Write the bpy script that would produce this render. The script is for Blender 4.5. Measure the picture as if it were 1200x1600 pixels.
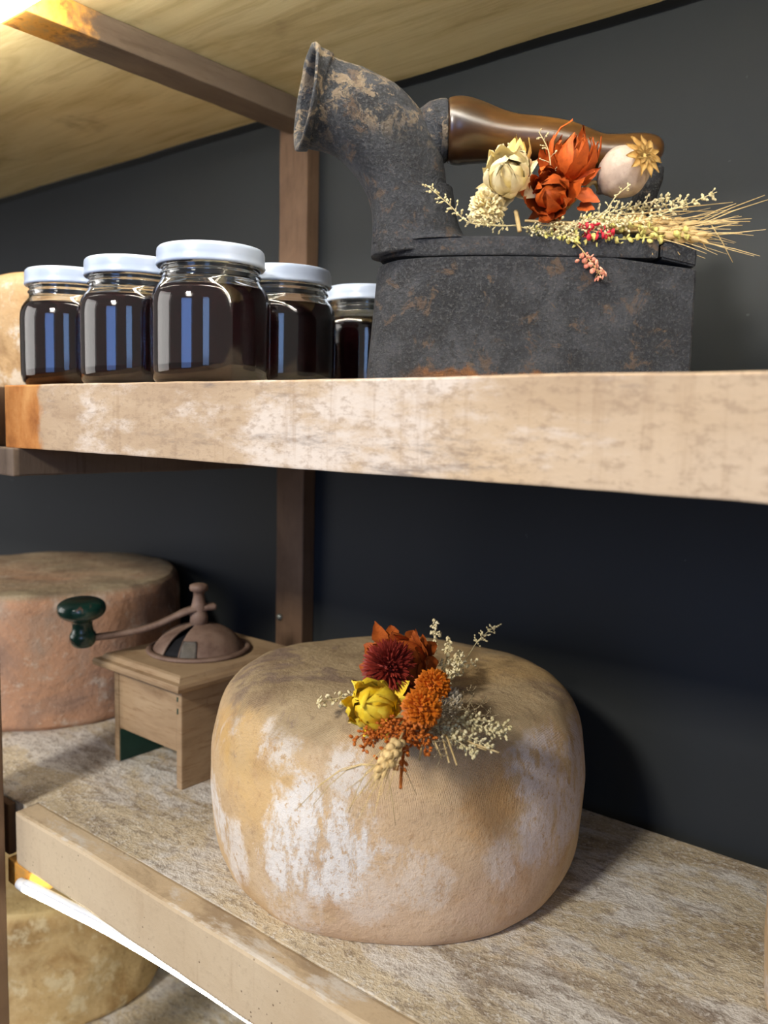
import bpy, bmesh, math, random
from mathutils import Vector, Matrix, noise as mnoise

for o in list(bpy.data.objects):
    bpy.data.objects.remove(o, do_unlink=True)
scene = bpy.context.scene
COL = scene.collection
PI = math.pi
Z0 = 1.30                                    # camera height above the floor

# ------------------------------------------------------------------ camera
YAW, PITCH, ROLL, FPX = 0.68418977, 0.10629304, 0.02284887, 1330.19
fw = Vector((-math.sin(YAW)*math.cos(PITCH), math.cos(YAW)*math.cos(PITCH), -math.sin(PITCH)))
r0 = Vector((math.cos(YAW), math.sin(YAW), 0)); u0 = r0.cross(fw)
RT = math.cos(ROLL)*r0 + math.sin(ROLL)*u0
UP = -math.sin(ROLL)*r0 + math.cos(ROLL)*u0
CAM = Vector((0, 0, Z0))
cd = bpy.data.cameras.new('camera'); cam = bpy.data.objects.new('camera', cd); COL.objects.link(cam)
m = Matrix((RT, UP, -fw)).transposed().to_4x4(); m.translation = CAM
cam.matrix_world = m
cd.sensor_fit = 'VERTICAL'; cd.sensor_height = 36; cd.sensor_width = 27; cd.lens = FPX/1600*36
cd.clip_start = 0.02
cd.dof.use_dof = True; cd.dof.focus_distance = 0.56; cd.dof.aperture_fstop = 7.5
scene.camera = cam

# ------------------------------------------------------------------ world, daylight, exposure
w = bpy.data.worlds.new('room_ambient'); scene.world = w; w.use_nodes = True
w.node_tree.nodes['Background'].inputs[0].default_value = (1.0, 0.95, 0.90, 1)
w.node_tree.nodes['Background'].inputs[1].default_value = 0.22
def area(name, loc, target, sx, sy, power, col):
    l = bpy.data.lights.new(name, 'AREA'); l.shape = 'RECTANGLE'; l.size = sx; l.size_y = sy
    l.energy = power; l.color = col
    o = bpy.data.objects.new(name, l); COL.objects.link(o); o.location = loc
    o.rotation_euler = (Vector(target)-Vector(loc)).to_track_quat('-Z', 'Y').to_euler()
    return o
area('shop_window_light', (-0.25, -3.2, Z0+0.30), (-0.4, 0.5, Z0-0.1), 1.25, 1.6, 20, (0.20, 0.40, 1.0))
area('shop_front_light', (-3.0, -1.6, Z0+0.45), (-0.5, 0.5, Z0-0.1), 1.9, 2.0, 27, (1.0, 0.97, 0.93))
area('side_window_light', (1.9, -2.3, Z0+0.5), (-0.3, 0.5, Z0-0.1), 0.70, 1.5, 9, (0.30, 0.52, 1.0))
area('ceiling_lamp_light', (-0.30, -1.5, Z0+1.02), (-0.35, 0.4, Z0-0.1), 0.30, 0.22, 35, (1.0, 0.93, 0.83))
vs = scene.view_settings
vs.view_transform = 'Standard'; vs.look = 'None'; vs.gamma = 1; vs.use_curve_mapping = False
vs.exposure = 0.40
scene.display_settings.display_device = 'sRGB'

# ------------------------------------------------------------------ helpers
def at(px, py, **k):
    """point of the place seen at a pixel, at a given real X, Y or Z (Z above the camera's level)"""
    d = RT*((px-600)/FPX) - UP*((py-800)/FPX) + fw
    if 'Y' in k: t = k['Y']/d.y
    elif 'X' in k: t = k['X']/d.x
    elif 'Z' in k: t = k['Z']/d.z
    elif 'D' in k: t = k['D']
    return CAM + d*t
def at_plane(px, py, p0, n):
    d = RT*((px-600)/FPX) - UP*((py-800)/FPX) + fw
    return CAM + d*((Vector(p0)-CAM).dot(n)/d.dot(n))

def C(r, g, b):
    f = lambda c: (c/255/12.92 if c/255 <= 0.04045 else ((c/255+0.055)/1.055)**2.4)
    return (f(r), f(g), f(b), 1)

def link(name, bm, mat=None, parent=None, smooth=False, loc=None):
    me = bpy.data.meshes.new(name); bm.normal_update(); bm.to_mesh(me); bm.free()
    if smooth:
        for p in me.polygons: p.use_smooth = True
    o = bpy.data.objects.new(name, me); COL.objects.link(o)
    if mat: me.materials.append(mat)
    if parent: o.parent = parent
    if loc is not None: o.location = loc
    return o
def empty(name, loc, rz=0):
    o = bpy.data.objects.new(name, None); COL.objects.link(o); o.location = loc
    o.rotation_euler = (0, 0, rz); o.empty_display_size = 0.02
    return o
def tag(o, label=None, cat=None, group=None, kind=None):
    if label: o['label'] = label
    if cat: o['category'] = cat
    if group: o['group'] = group
    if kind: o['kind'] = kind
    return o
def copy_tree(o, parent=None):
    c = o.copy(); COL.objects.link(c)
    if parent is not None: c.parent = parent
    for ch in list(o.children): copy_tree(ch, c)
    return c

def box(bm, x0, x1, y0, y1, z0, z1):
    v = [bm.verts.new(p) for p in ((x0,y0,z0),(x1,y0,z0),(x1,y1,z0),(x0,y1,z0),(x0,y0,z1),(x1,y0,z1),(x1,y1,z1),(x0,y1,z1))]
    for f in ((0,3,2,1),(4,5,6,7),(0,1,5,4),(1,2,6,5),(2,3,7,6),(3,0,4,7)):
        bm.faces.new([v[i] for i in f])
    return bm
def bbox(x0, x1, y0, y1, z0, z1, bev=0.0015, seg=2):
    bm = bmesh.new(); box(bm, x0, x1, y0, y1, z0, z1)
    if bev: bmesh.ops.bevel(bm, geom=bm.edges[:], offset=bev, segments=seg, affect='EDGES', profile=0.6)
    return bm
def worn_bar(x0, x1, y0, y1, z0, z1, amp=0.0008, n=60, bev=0.002, seed=0, axis=0):
    """a long timber with slightly uneven edges"""
    bm = bbox(x0, x1, y0, y1, z0, z1, bev, 2)
    lo, hi = ((x0, x1), (y0, y1), (z0, z1))[axis]
    for i in range(1, n):
        t = lo+(hi-lo)*i/n
        pl = [0, 0, 0]; pl[axis] = t; no = [0, 0, 0]; no[axis] = 1
        bmesh.ops.bisect_plane(bm, geom=bm.verts[:]+bm.edges[:]+bm.faces[:], plane_co=pl, plane_no=no)
    for v in bm.verts:
        d = mnoise.noise_vector(v.co*9+Vector((seed*3.1, seed, 0)))*amp + mnoise.noise_vector(v.co*45+Vector((seed, 0, 0)))*amp*0.6
        d[axis] = 0; v.co += d
    return bm
def lathe(bm, prof, n=48, c=(0, 0, 0), axis=None, closed=True):
    """revolve (radius, height) pairs about z through c"""
    M = Matrix.Identity(3) if axis is None else Vector((0, 0, 1)).rotation_difference(Vector(axis)).to_matrix()
    c = Vector(c); rings = []
    for r, z in prof:
        if r < 1e-6: rings.append([bm.verts.new(c+M@Vector((0, 0, z)))])
        else: rings.append([bm.verts.new(c+M@Vector((r*math.cos(2*PI*i/n), r*math.sin(2*PI*i/n), z))) for i in range(n)])
    for a, b in zip(rings, rings[1:]):
        if len(a) == 1 and len(b) == 1: continue
        for i in range(n):
            j = (i+1) % n
            if len(a) == 1: bm.faces.new((a[0], b[j], b[i]))
            elif len(b) == 1: bm.faces.new((a[i], a[j], b[0]))
            else: bm.faces.new((a[i], a[j], b[j], b[i]))
    return bm
def tube(bm, pts, rad, n=6, caps=True):
    pts = [Vector(p) for p in pts]
    if not hasattr(rad, '__len__'): rad = [rad]*len(pts)
    rings = []; ref = None
    for i, p in enumerate(pts):
        t = (pts[min(i+1, len(pts)-1)]-pts[max(i-1, 0)])
        t = t.normalized() if t.length > 1e-9 else Vector((0, 0, 1))
        if ref is None:
            ref = t.orthogonal().normalized()
        ref = (ref - t*ref.dot(t))
        ref = ref.normalized() if ref.length > 1e-6 else t.orthogonal().normalized()
        b = t.cross(ref)
        rings.append([bm.verts.new(p+(ref*math.cos(2*PI*k/n)+b*math.sin(2*PI*k/n))*rad[i]) for k in range(n)])
    for a, b in zip(rings, rings[1:]):
        for k in range(n):
            j = (k+1) % n; bm.faces.new((a[k], a[j], b[j], b[k]))
    if caps:
        bm.faces.new(rings[0][::-1]); bm.faces.new(rings[-1])
    return bm
def smooth_path(pts, n=8):
    """Catmull-Rom through pts (any dimension)"""
    P = [pts[0]]+list(pts)+[pts[-1]]; out = []
    for i in range(1, len(P)-2):
        for k in range(n):
            t = k/n
            out.append(tuple(0.5*((2*b)+(c-a)*t+(2*a-5*b+4*c-d)*t*t+(-a+3*b-3*c+d)*t**3)
                             for a, b, c, d in zip(P[i-1], P[i], P[i+1], P[i+2])))
    out.append(tuple(pts[-1])); return out
def ball(bm, c, r, sub=1, sc=(1, 1, 1), rot=None):
    M = Matrix.Translation(Vector(c))
    if rot is not None: M = M @ rot.to_4x4()
    M = M @ Matrix.Diagonal((sc[0], sc[1], sc[2], 1))
    bmesh.ops.create_icosphere(bm, subdivisions=sub, radius=r, matrix=M)

# ------------------------------------------------------------------ materials
class NT:
    def __init__(s, name):
        s.m = bpy.data.materials.new(name); s.m.use_nodes = True; s.t = s.m.node_tree
        s.b = s.t.nodes['Principled BSDF']
        s.tc = s.t.nodes.new('ShaderNodeTexCoord')
        s.co = s.tc.outputs['Object']
    def set(s, **k):
        names = dict(col='Base Color', rough='Roughness', metal='Metallic', spec='Specular IOR Level', trans='Transmission Weight',
                     ior='IOR', coat='Coat Weight', coatr='Coat Roughness', sss='Subsurface Weight', emis='Emission Color', emist='Emission Strength', normal='Normal')
        for a, v in k.items():
            i = s.b.inputs[names[a]]
            if isinstance(v, bpy.types.NodeSocket): s.t.links.new(v, i)
            else: i.default_value = v
        return s
    def put(s, sock, v):
        if isinstance(v, bpy.types.NodeSocket): s.t.links.new(v, sock)
        else: sock.default_value = v
    def map(s, sc=(1, 1, 1), loc=(0, 0, 0), rot=(0, 0, 0), co=None):
        n = s.t.nodes.new('ShaderNodeMapping'); s.t.links.new(co or s.co, n.inputs[0])
        n.inputs['Scale'].default_value = sc; n.inputs['Location'].default_value = loc; n.inputs['Rotation'].default_value = rot
        return n.outputs[0]
    def noise(s, scale, detail=5, rough=0.55, dist=0, co=None, sc=None, loc=(0, 0, 0), rot=(0, 0, 0)):
        n = s.t.nodes.new('ShaderNodeTexNoise')
        s.t.links.new(s.map(sc or (1, 1, 1), loc, rot, co), n.inputs['Vector'])
        n.inputs['Scale'].default_value = scale; n.inputs['Detail'].default_value = detail
        n.inputs['Roughness'].default_value = rough; n.inputs['Distortion'].default_value = dist
        return n.outputs[0]
    def vor(s, scale, co=None, feat='F1', sc=None):
        n = s.t.nodes.new('ShaderNodeTexVoronoi'); s.t.links.new(s.map(sc or (1, 1, 1), co=co), n.inputs['Vector'])
        n.inputs['Scale'].default_value = scale; n.feature = feat
        return n.outputs['Distance']
    def wave(s, scale, dist=2, detail=2, dscale=1, direction='X', sc=None, rot=(0, 0, 0), co=None):
        n = s.t.nodes.new('ShaderNodeTexWave'); s.t.links.new(s.map(sc or (1, 1, 1), rot=rot, co=co), n.inputs['Vector'])
        n.bands_direction = direction
        n.inputs['Scale'].default_value = scale; n.inputs['Distortion'].default_value = dist
        n.inputs['Detail'].default_value = detail; n.inputs['Detail Scale'].default_value = dscale
        return n.outputs['Fac']
    def ramp(s, fac, stops, interp='LINEAR'):
        n = s.t.nodes.new('ShaderNodeValToRGB'); s.t.links.new(fac, n.inputs[0]); e = n.color_ramp.elements
        n.color_ramp.interpolation = interp
        while len(e) < len(stops): e.new(0.5)
        for el, (p, c) in zip(e, stops):
            el.position = p; el.color = c if hasattr(c, '__len__') else (c, c, c, 1)
        return n.outputs[0]
    def mix(s, fac, a, b, blend='MIX'):
        n = s.t.nodes.new('ShaderNodeMix'); n.data_type = 'RGBA'; n.blend_type = blend
        s.put(n.inputs[0], fac); s.put(n.inputs[6], a); s.put(n.inputs[7], b)
        return n.outputs[2]
    def math(s, op, a, b=0.0, clamp=False):
        n = s.t.nodes.new('ShaderNodeMath'); n.operation = op; n.use_clamp = clamp
        s.put(n.inputs[0], a); s.put(n.inputs[1], b); return n.outputs[0]
    def xyz(s, co=None):
        n = s.t.nodes.new('ShaderNodeSeparateXYZ'); s.t.links.new(co or s.co, n.inputs[0]); return n.outputs
    def step(s, v, lo, hi):
        n = s.t.nodes.new('ShaderNodeMapRange'); n.interpolation_type = 'SMOOTHSTEP'
        s.put(n.inputs[0], v); n.inputs[1].default_value = lo; n.inputs[2].default_value = hi
        return n.outputs[0]
    def normalz(s):
        g = s.t.nodes.new('ShaderNodeNewGeometry'); return s.xyz(g.outputs['Normal'])
    def bump(s, h, strength=0.3, dist=0.002):
        n = s.t.nodes.new('ShaderNodeBump'); s.t.links.new(h, n.inputs['Height'])
        n.inputs['Strength'].default_value = strength; n.inputs['Distance'].default_value = dist
        s.t.links.new(n.outputs[0], s.b.inputs['Normal']); return s

def simple(name, col, rough=0.6, var=0.15, scale=60, spec=0.3, bump=0.15, bd=0.001, **k):
    t = NT(name)
    n = t.noise(scale, 4)
    d = tuple(max(0, c*(1-var*1.6)) for c in col[:3])+(1,); h = tuple(min(1, c*(1+var)) for c in col[:3])+(1,)
    t.set(col=t.ramp(n, [(0.3, d), (0.7, h)]), rough=rough, spec=spec, **k)
    if bump: t.bump(t.noise(scale*3, 3), bump, bd)
    return t.m

def m_plank():
    t = NT('worn_pale_timber')
    base = t.ramp(t.noise(7, 6, 0.6, 0.6, sc=(0.45, 1, 1.6)), [(0.28, C(168, 142, 114)), (0.5, C(198, 174, 144)), (0.72, C(208, 186, 158))])
    base = t.mix(t.math('MULTIPLY', t.step(t.noise(13, 7, 0.7, sc=(0.5, 1, 1.3), loc=(3, 1, 2)), 0.50, 0.62), 0.8), base, C(226, 214, 200))
    base = t.mix(t.math('MULTIPLY', t.step(t.noise(4.2, 4, 0.5, loc=(7, 2, 1)), 0.55, 0.7), 0.5), base, C(206, 174, 130))
    st = t.math('MULTIPLY', t.step(t.noise(24, 8, 0.75, sc=(0.28, 1, 1.8), loc=(1, 4, 8)), 0.54, 0.68), t.step(t.noise(9, 5, loc=(9, 9, 1)), 0.44, 0.56))
    base = t.mix(t.math('MULTIPLY', st, 0.85), base, C(128, 116, 108))
    saw = t.noise(90, 4, 0.7, sc=(1, 1, 0.07)); fine = t.noise(260, 4, 0.7, sc=(0.5, 1, 1.0))
    base = t.mix(t.math('MULTIPLY', t.step(saw, 0.52, 0.72), 0.42), base, C(168, 140, 110))
    base = t.mix(t.math('MULTIPLY', t.step(fine, 0.48, 0.66), 0.5), base, C(158, 134, 110))
    x, y, z = t.xyz()
    edge = t.math('ADD', x, t.math('MULTIPLY', t.noise(60, 4), 0.022))
    stain = t.math('SUBTRACT', 1.0, t.step(edge, -0.612, -0.604))
    rust = t.ramp(t.noise(40, 5, 0.6, sc=(1, 1, 0.7)), [(0.3, C(138, 84, 44)), (0.5, C(184, 122, 66)), (0.7, C(206, 150, 90))])
    t.set(col=t.mix(t.math('MULTIPLY', stain, t.mid), base, rust) if hasattr(t, 'mid') else base, rough=0.85, spec=0.15)
    t.bump(t.math('ADD', saw, t.math('MULTIPLY', fine, 0.7)), 0.35, 0.0012)
    return t, base, rust, stain
def m_plank_pair():
    t, base, rust, stain = m_plank(); a = t.m; a.name = 'worn_pale_timber'
    t2, base2, rust2, stain2 = m_plank(); t2.set(col=t2.mix(stain2, base2, rust2)); t2.m.name = 'worn_pale_timber_rust_stained_end'
    return a, t2.m

def m_shelf_top():
    t = NT('mould_bloomed_shelf_board')
    base = t.ramp(t.noise(9, 7, 0.62, 0.8, sc=(0.55, 1.25, 1)), [(0.25, C(160, 140, 112)), (0.45, C(194, 178, 148)), (0.6, C(212, 198, 170)), (0.78, C(216, 194, 152))])
    base = t.mix(t.math('MULTIPLY', t.step(t.noise(13, 8, 0.72, 0.5, sc=(0.6, 1.2, 1), loc=(4, 2, 0)), 0.48, 0.58), 0.9), base, C(216, 211, 202))
    base = t.mix(t.math('MULTIPLY', t.step(t.noise(8, 8, 0.7, 1.0, sc=(0.45, 1.6, 1), loc=(2, 7, 1)), 0.55, 0.66), 0.7), base, C(142, 126, 108))
    base = t.mix(t.math('MULTIPLY', t.step(t.noise(6, 6, 0.6, 0.4, sc=(0.4, 1.6, 1), loc=(8, 3, 5)), 0.56, 0.7), 0.6), base, C(190, 150, 92))
    gr = t.noise(120, 5, 0.75, sc=(0.7, 1.1, 1)); gr2 = t.noise(300, 3, 0.7)
    base = t.mix(t.math('MULTIPLY', t.step(gr, 0.51, 0.62), 0.6), base, C(134, 118, 102))
    base = t.mix(t.math('MULTIPLY', t.step(gr2, 0.53, 0.64), 0.6), base, C(228, 224, 214))
    t.set(col=base, rough=0.85, spec=0.2)
    t.bump(t.math('ADD', gr, t.math('MULTIPLY', gr2, 0.5)), 0.8, 0.003)
    return t.m
def m_edge():
    t = NT('smooth_pale_shelf_edge')
    base = t.ramp(t.noise(6, 6, 0.6, 0.5, sc=(0.5, 1, 1)), [(0.3, C(184, 160, 126)), (0.55, C(204, 184, 152)), (0.75, C(196, 174, 140))])
    top = t.mix(t.math('MULTIPLY', t.step(t.noise(14, 8, 0.72, 0.5, sc=(0.5, 1.3, 1), loc=(4, 2, 0)), 0.44, 0.6), 0.8), base, C(150, 130, 104))
    top = t.mix(t.math('MULTIPLY', t.step(t.noise(22, 8, 0.7, 0.4, sc=(0.5, 1.3, 1), loc=(1, 6, 0)), 0.52, 0.62), 0.8), top, C(212, 206, 194))
    nz = t.normalz()[2]
    base = t.mix(t.step(nz, 0.3, 0.8), base, top)
    v = t.vor(170)
    pits = t.math('MULTIPLY', t.math('SUBTRACT', 1.0, t.step(v, 0.08, 0.15)), t.step(t.noise(16, 3, loc=(5, 5, 5)), 0.52, 0.60))
    base = t.mix(t.math('MULTIPLY', pits, 0.8), base, C(92, 70, 52))
    base = t.mix(t.math('MULTIPLY', t.step(t.noise(80, 5, 0.7, sc=(1, 1, 0.12)), 0.55, 0.75), 0.3), base, C(160, 132, 102))
    g = t.noise(220, 4, 0.7)
    base = t.mix(t.math('MULTIPLY', t.step(g, 0.5, 0.75), 0.25), base, C(150, 128, 104))
    t.set(col=base, rough=0.8, spec=0.2); t.bump(t.math('SUBTRACT', g, t.math('MULTIPLY', pits, 1.5)), 0.3, 0.001)
    return t.m
def m_ply():
    t = NT('plywood_underside')
    g = t.noise(9, 6, 0.6, 1.2, sc=(0.35, 2.4, 1), rot=(0, 0, 0.10))
    base = t.ramp(g, [(0.28, C(166, 146, 104)), (0.45, C(198, 180, 134)), (0.6, C(210, 194, 150)), (0.75, C(190, 170, 124))])
    l = t.noise(60, 5, 0.7, 0.8, sc=(0.10, 1.4, 1), rot=(0, 0, 0.10))
    base = t.mix(t.math('MULTIPLY', t.step(l, 0.5, 0.7), 0.42), base, C(150, 126, 84))
    base = t.mix(t.math('MULTIPLY', t.step(t.noise(7, 6, 0.65, 0.6, loc=(3, 8, 2)), 0.55, 0.7), 0.6), base, C(140, 120, 88))
    base = t.mix(t.math('MULTIPLY', t.step(t.noise(38, 6, 0.7, loc=(1, 1, 4)), 0.62, 0.72), 0.5), base, C(208, 190, 148))
    t.set(col=base, rough=0.75, spec=0.2); t.bump(l, 0.3, 0.001)
    return t.m
def m_beam(name, a, b, d, orange=False):
    t = NT(name)
    base = t.ramp(t.noise(14, 6, 0.6, 0.5, sc=(1.6, 0.5, 1.2)), [(0.3, a), (0.7, b)])
    gl = t.noise(120, 5, 0.7, sc=(1.5, 0.14, 1.5)) if orange else t.noise(120, 5, 0.7, sc=(1.5, 1.5, 0.14))
    base = t.mix(t.math('MULTIPLY', t.step(gl, 0.5, 0.72), 0.55), base, d)
    if orange:
        x, y, z = t.xyz()
        e = t.math('ADD', y, t.math('MULTIPLY', t.noise(55, 6, 0.7), 0.09))
        s = t.math('SUBTRACT', 1.0, t.step(e, 0.425, 0.465))
        base = t.mix(s, base, t.ramp(t.noise(70, 5, 0.7), [(0.35, C(150, 104, 56)), (0.5, C(222, 158, 70)), (0.68, C(196, 150, 86))]))
    t.set(col=base, rough=0.75, spec=0.2); t.bump(gl, 0.3, 0.001)
    return t.m
def m_wall():
    t = NT('charcoal_painted_wall')
    n = t.noise(5, 6, 0.6); s = t.noise(160, 3, 0.7)
    base = t.ramp(n, [(0.3, (0.0175, 0.0204, 0.0216, 1)), (0.7, (0.0215, 0.0246, 0.0260, 1))])
    base = t.mix(t.math('MULTIPLY', t.step(t.noise(70, 3, 0.5, loc=(4, 4, 4)), 0.76, 0.80), 0.2), base, C(120, 122, 124))
    t.set(col=base, rough=0.6, spec=0.25); t.bump(s, 0.12, 0.0006)
    return t.m

def on_wheel(px, py, c=(-0.3922, 0.506), R=0.139):
    """where a sight line meets the flank of the large cheese, in the cheese's own coordinates"""
    d = RT*((px-600)/FPX) - UP*((py-800)/FPX) + fw
    a = d.x*d.x+d.y*d.y; b = -(d.x*c[0]+d.y*c[1]); cc = c[0]**2+c[1]**2-R*R
    t = (-b-math.sqrt(max(0, b*b-a*cc)))/a
    return (d.x*t-c[0], d.y*t-c[1], d.z*t+0.3351)
def m_cheese_main():
    t = NT('tan_rind_with_white_bloom')
    x, y, z = t.xyz()
    fine = t.noise(210, 5, 0.75); mid = t.noise(60, 6, 0.75); big = t.noise(24, 7, 0.7, 0.5)
    wob = t.math('ADD', t.math('MULTIPLY', t.math('SUBTRACT', big, 0.5), 2.4), t.math('MULTIPLY', t.math('SUBTRACT', mid, 0.5), 1.8))
    def spot(px, py, r, soft=0.35, amt=1.0):
        n = t.t.nodes.new('ShaderNodeVectorMath'); n.operation = 'DISTANCE'; t.t.links.new(t.co, n.inputs[0]); n.inputs[1].default_value = on_wheel(px, py)
        d = t.math('ADD', t.math('DIVIDE', n.outputs['Value'], r), wob)
        return t.math('MULTIPLY', t.math('SUBTRACT', 1.0, t.step(d, 1.0-soft, 1.0+soft)), amt)
    base = t.ramp(t.noise(12, 6, 0.62, 0.6), [(0.30, C(188, 154, 112)), (0.45, C(204, 174, 132)), (0.60, C(212, 186, 150)), (0.74, C(198, 162, 118))])
    for px, py, r, col, amt in ((640, 1420, 0.075, C(204, 176, 148), 0.75), (820, 1400, 0.05, C(198, 168, 142), 0.75), (640, 1290, 0.05, C(216, 182, 136), 0.6), (430, 1240, 0.035, C(214, 176, 118), 0.7),
                                (770, 1260, 0.022, C(196, 150, 92), 0.7), (380, 1170, 0.03, C(214, 178, 120), 0.6), (350, 1130, 0.02, C(214, 170, 100), 0.6)):
        base = t.mix(spot(px, py, r, 0.5, amt), base, col)
    base = t.mix(t.math('MULTIPLY', t.step(t.noise(30, 7, 0.7, 0.4, loc=(5, 2, 9)), 0.52, 0.66), 0.4), base, C(184, 142, 98))
    white = None
    for px, py, r, amt in ((500, 1310, 0.036, 0.95), (455, 1345, 0.022, 0.9), (345, 1260, 0.020, 0.8), (430, 1165, 0.018, 0.7), (540, 1210, 0.016, 0.7), (370, 1330, 0.022, 0.7), (660, 1370, 0.022, 0.4),
                           (850, 1200, 0.026, 0.8), (885, 1260, 0.032, 0.8), (840, 1290, 0.024, 0.75), (905, 1180, 0.030, 0.8), (790, 1340, 0.018, 0.45), (450, 1420, 0.02, 0.45), (580, 1400, 0.02, 0.35)):
        w_ = spot(px, py, r, 0.30, amt); white = w_ if white is None else t.math('MAXIMUM', white, w_)
    gen = t.math('MULTIPLY', t.step(t.math('ADD', t.noise(15, 8, 0.7, 0.7, sc=(1, 1, 0.7), loc=(1.7, 0.4, 6.2)), t.math('MULTIPLY', t.math('SUBTRACT', mid, 0.5), 0.4)), 0.58, 0.68), 0.5)
    white = t.math('MAXIMUM', white, gen)
    white = t.math('MULTIPLY', white, t.step(t.math('SUBTRACT', 1.0, fine), 0.30, 0.47))
    white = t.math('MULTIPLY', white, t.step(t.noise(75, 7, 0.8, sc=(1, 1, 0.4), loc=(3, 6, 1)), 0.38, 0.52))
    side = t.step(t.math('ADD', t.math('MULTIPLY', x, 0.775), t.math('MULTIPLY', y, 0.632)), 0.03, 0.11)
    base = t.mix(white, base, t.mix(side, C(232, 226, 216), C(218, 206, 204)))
    base = t.mix(t.math('MULTIPLY', t.step(fine, 0.54, 0.66), 0.38), base, C(168, 132, 96))
    # greyer brown top face
    topn = t.ramp(t.noise(14, 8, 0.7, 0.7, loc=(3, 3, 3), sc=(0.8, 1.2, 1)), [(0.30, C(134, 112, 88)), (0.44, C(168, 146, 112)), (0.58, C(186, 164, 128)), (0.74, C(168, 140, 100))])
    topn = t.mix(t.math('MULTIPLY', t.step(t.noise(17, 7, 0.7, 0.5, loc=(6, 1, 0)), 0.55, 0.64), 0.7), topn, C(128, 108, 98))
    topn = t.mix(t.math('MULTIPLY', t.step(t.noise(7, 5, 0.6, loc=(1, 9, 0)), 0.52, 0.66), 0.6), topn, C(200, 166, 112))
    topn = t.mix(t.math('MULTIPLY', t.step(mid, 0.53, 0.66), 0.45), topn, C(122, 102, 82))
    tf = t.step(t.math('ADD', z, t.math('MULTIPLY', t.math('SUBTRACT', big, 0.5), 0.05)), 0.124, 0.142)
    base = t.mix(tf, base, topn)
    base = t.mix(t.math('MULTIPLY', t.step(mid, 0.60, 0.70), 0.35), base, C(146, 114, 84))
    # cloth weave imprint round the shoulder
    a = t.wave(420, 0.6, 1, 1, 'X'); b = t.wave(420, 0.6, 1, 1, 'Y'); c = t.wave(420, 0.7, 1, 1, 'Z')
    sh = t.math('MULTIPLY', t.step(z, 0.085, 0.11), t.math('SUBTRACT', 1.0, t.step(z, 0.138, 0.146)))
    wv = t.math('MULTIPLY', t.math('MULTIPLY', t.math('ADD', t.math('ADD', a, b), c), sh), 0.10)
    t.set(col=base, rough=0.82, spec=0.22)
    t.bump(t.math('ADD', t.math('ADD', t.math('ADD', t.math('MULTIPLY', fine, 0.7), mid), wv), t.math('MULTIPLY', white, 0.2)), 0.7, 0.0022)
    return t.m
def m_cheese(name, cols, wcol, tcol, top_z, seed=0.0, wth=0.56):
    t = NT(name); x, y, z = t.xyz()
    base = t.ramp(t.noise(13, 7, 0.65, 0.6, loc=(seed, seed, 1)), [(0.28, cols[0]), (0.43, cols[1]), (0.57, cols[2]), (0.74, cols[3])])
    mid = t.noise(70, 6, 0.75, loc=(seed, 2, 2)); sp = t.noise(140, 4, 0.7)
    base = t.mix(t.math('MULTIPLY', t.step(t.noise(28, 6, 0.7, loc=(seed, 1, seed)), wth, wth+0.1), 0.75), base, wcol)
    base = t.mix(t.math('MULTIPLY', t.step(sp, 0.60, 0.70), 0.5), base, wcol)
    base = t.mix(t.math('MULTIPLY', t.step(mid, 0.56, 0.70), 0.5), base, cols[0])
    tn = t.ramp(t.noise(22, 7, 0.7, 0.6, loc=(2, seed, 5)), [(0.3, tcol[0]), (0.6, tcol[1])])
    base = t.mix(t.step(z, top_z-0.008, top_z+0.001), base, tn)
    t.set(col=base, rough=0.85, spec=0.2); t.bump(t.math('ADD', mid, t.math('MULTIPLY', sp, 0.6)), 0.7, 0.003)
    return t.m
def m_iron():
    t = NT('rusted_cast_iron'); x, y, z = t.xyz()
    base = t.ramp(t.noise(30, 7, 0.65, 0.4), [(0.36, C(28, 32, 40)), (0.5, C(46, 50, 58)), (0.64, C(70, 73, 80))])
    f = t.noise(520, 4, 0.75); mid = t.noise(130, 6, 0.75, 0.3)
    base = t.mix(t.math('MULTIPLY', t.step(f, 0.50, 0.62), 0.5), base, C(96, 97, 100))
    base = t.mix(t.math('MULTIPLY', t.step(t.noise(230, 5, 0.75, loc=(8, 8, 8)), 0.53, 0.66), 0.7), base, C(26, 27, 32))
    r = t.step(t.noise(62, 6, 0.7, 0.6, loc=(3, 3, 3)), 0.56, 0.64)
    base = t.mix(t.math('MULTIPLY', r, 0.65), base, t.ramp(mid, [(0.35, C(86, 66, 50)), (0.65, C(124, 102, 80))]))
    # tan dust scabs on the upper chimney
    du = t.math('MULTIPLY', t.step(t.noise(95, 6, 0.7, 0.5, loc=(7, 1, 2)), 0.50, 0.58), t.step(t.math('ADD', z, t.math('MULTIPLY', t.noise(14, 3), 0.09)), 0.185, 0.225))
    base = t.mix(t.math('MULTIPLY', du, 0.8), base, C(150, 132, 108))
    # orange rust on the sole
    zz = t.math('SUBTRACT', z, t.math('MULTIPLY', t.math('SUBTRACT', t.noise(26, 6, 0.65, loc=(0, 4, 0), sc=(1, 1, 0.6)), 0.42), 0.034))
    so = t.math('MULTIPLY', t.math('SUBTRACT', 1.0, t.step(zz, 0.004, 0.008)), t.math('MULTIPLY', t.step(x, 0.015, 0.05), t.math('SUBTRACT', 1.0, t.step(x, 0.125, 0.165))))
    base = t.mix(so, base, t.ramp(mid, [(0.34, C(84, 54, 32)), (0.66, C(158, 104, 56))]))
    t.set(col=base, rough=t.ramp(mid, [(0.3, 0.48), (0.7, 0.75)]), spec=0.45)
    t.bump(t.math('ADD', t.math('MULTIPLY', f, 1.2), mid), 1.0, 0.0034)
    return t.m
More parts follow.
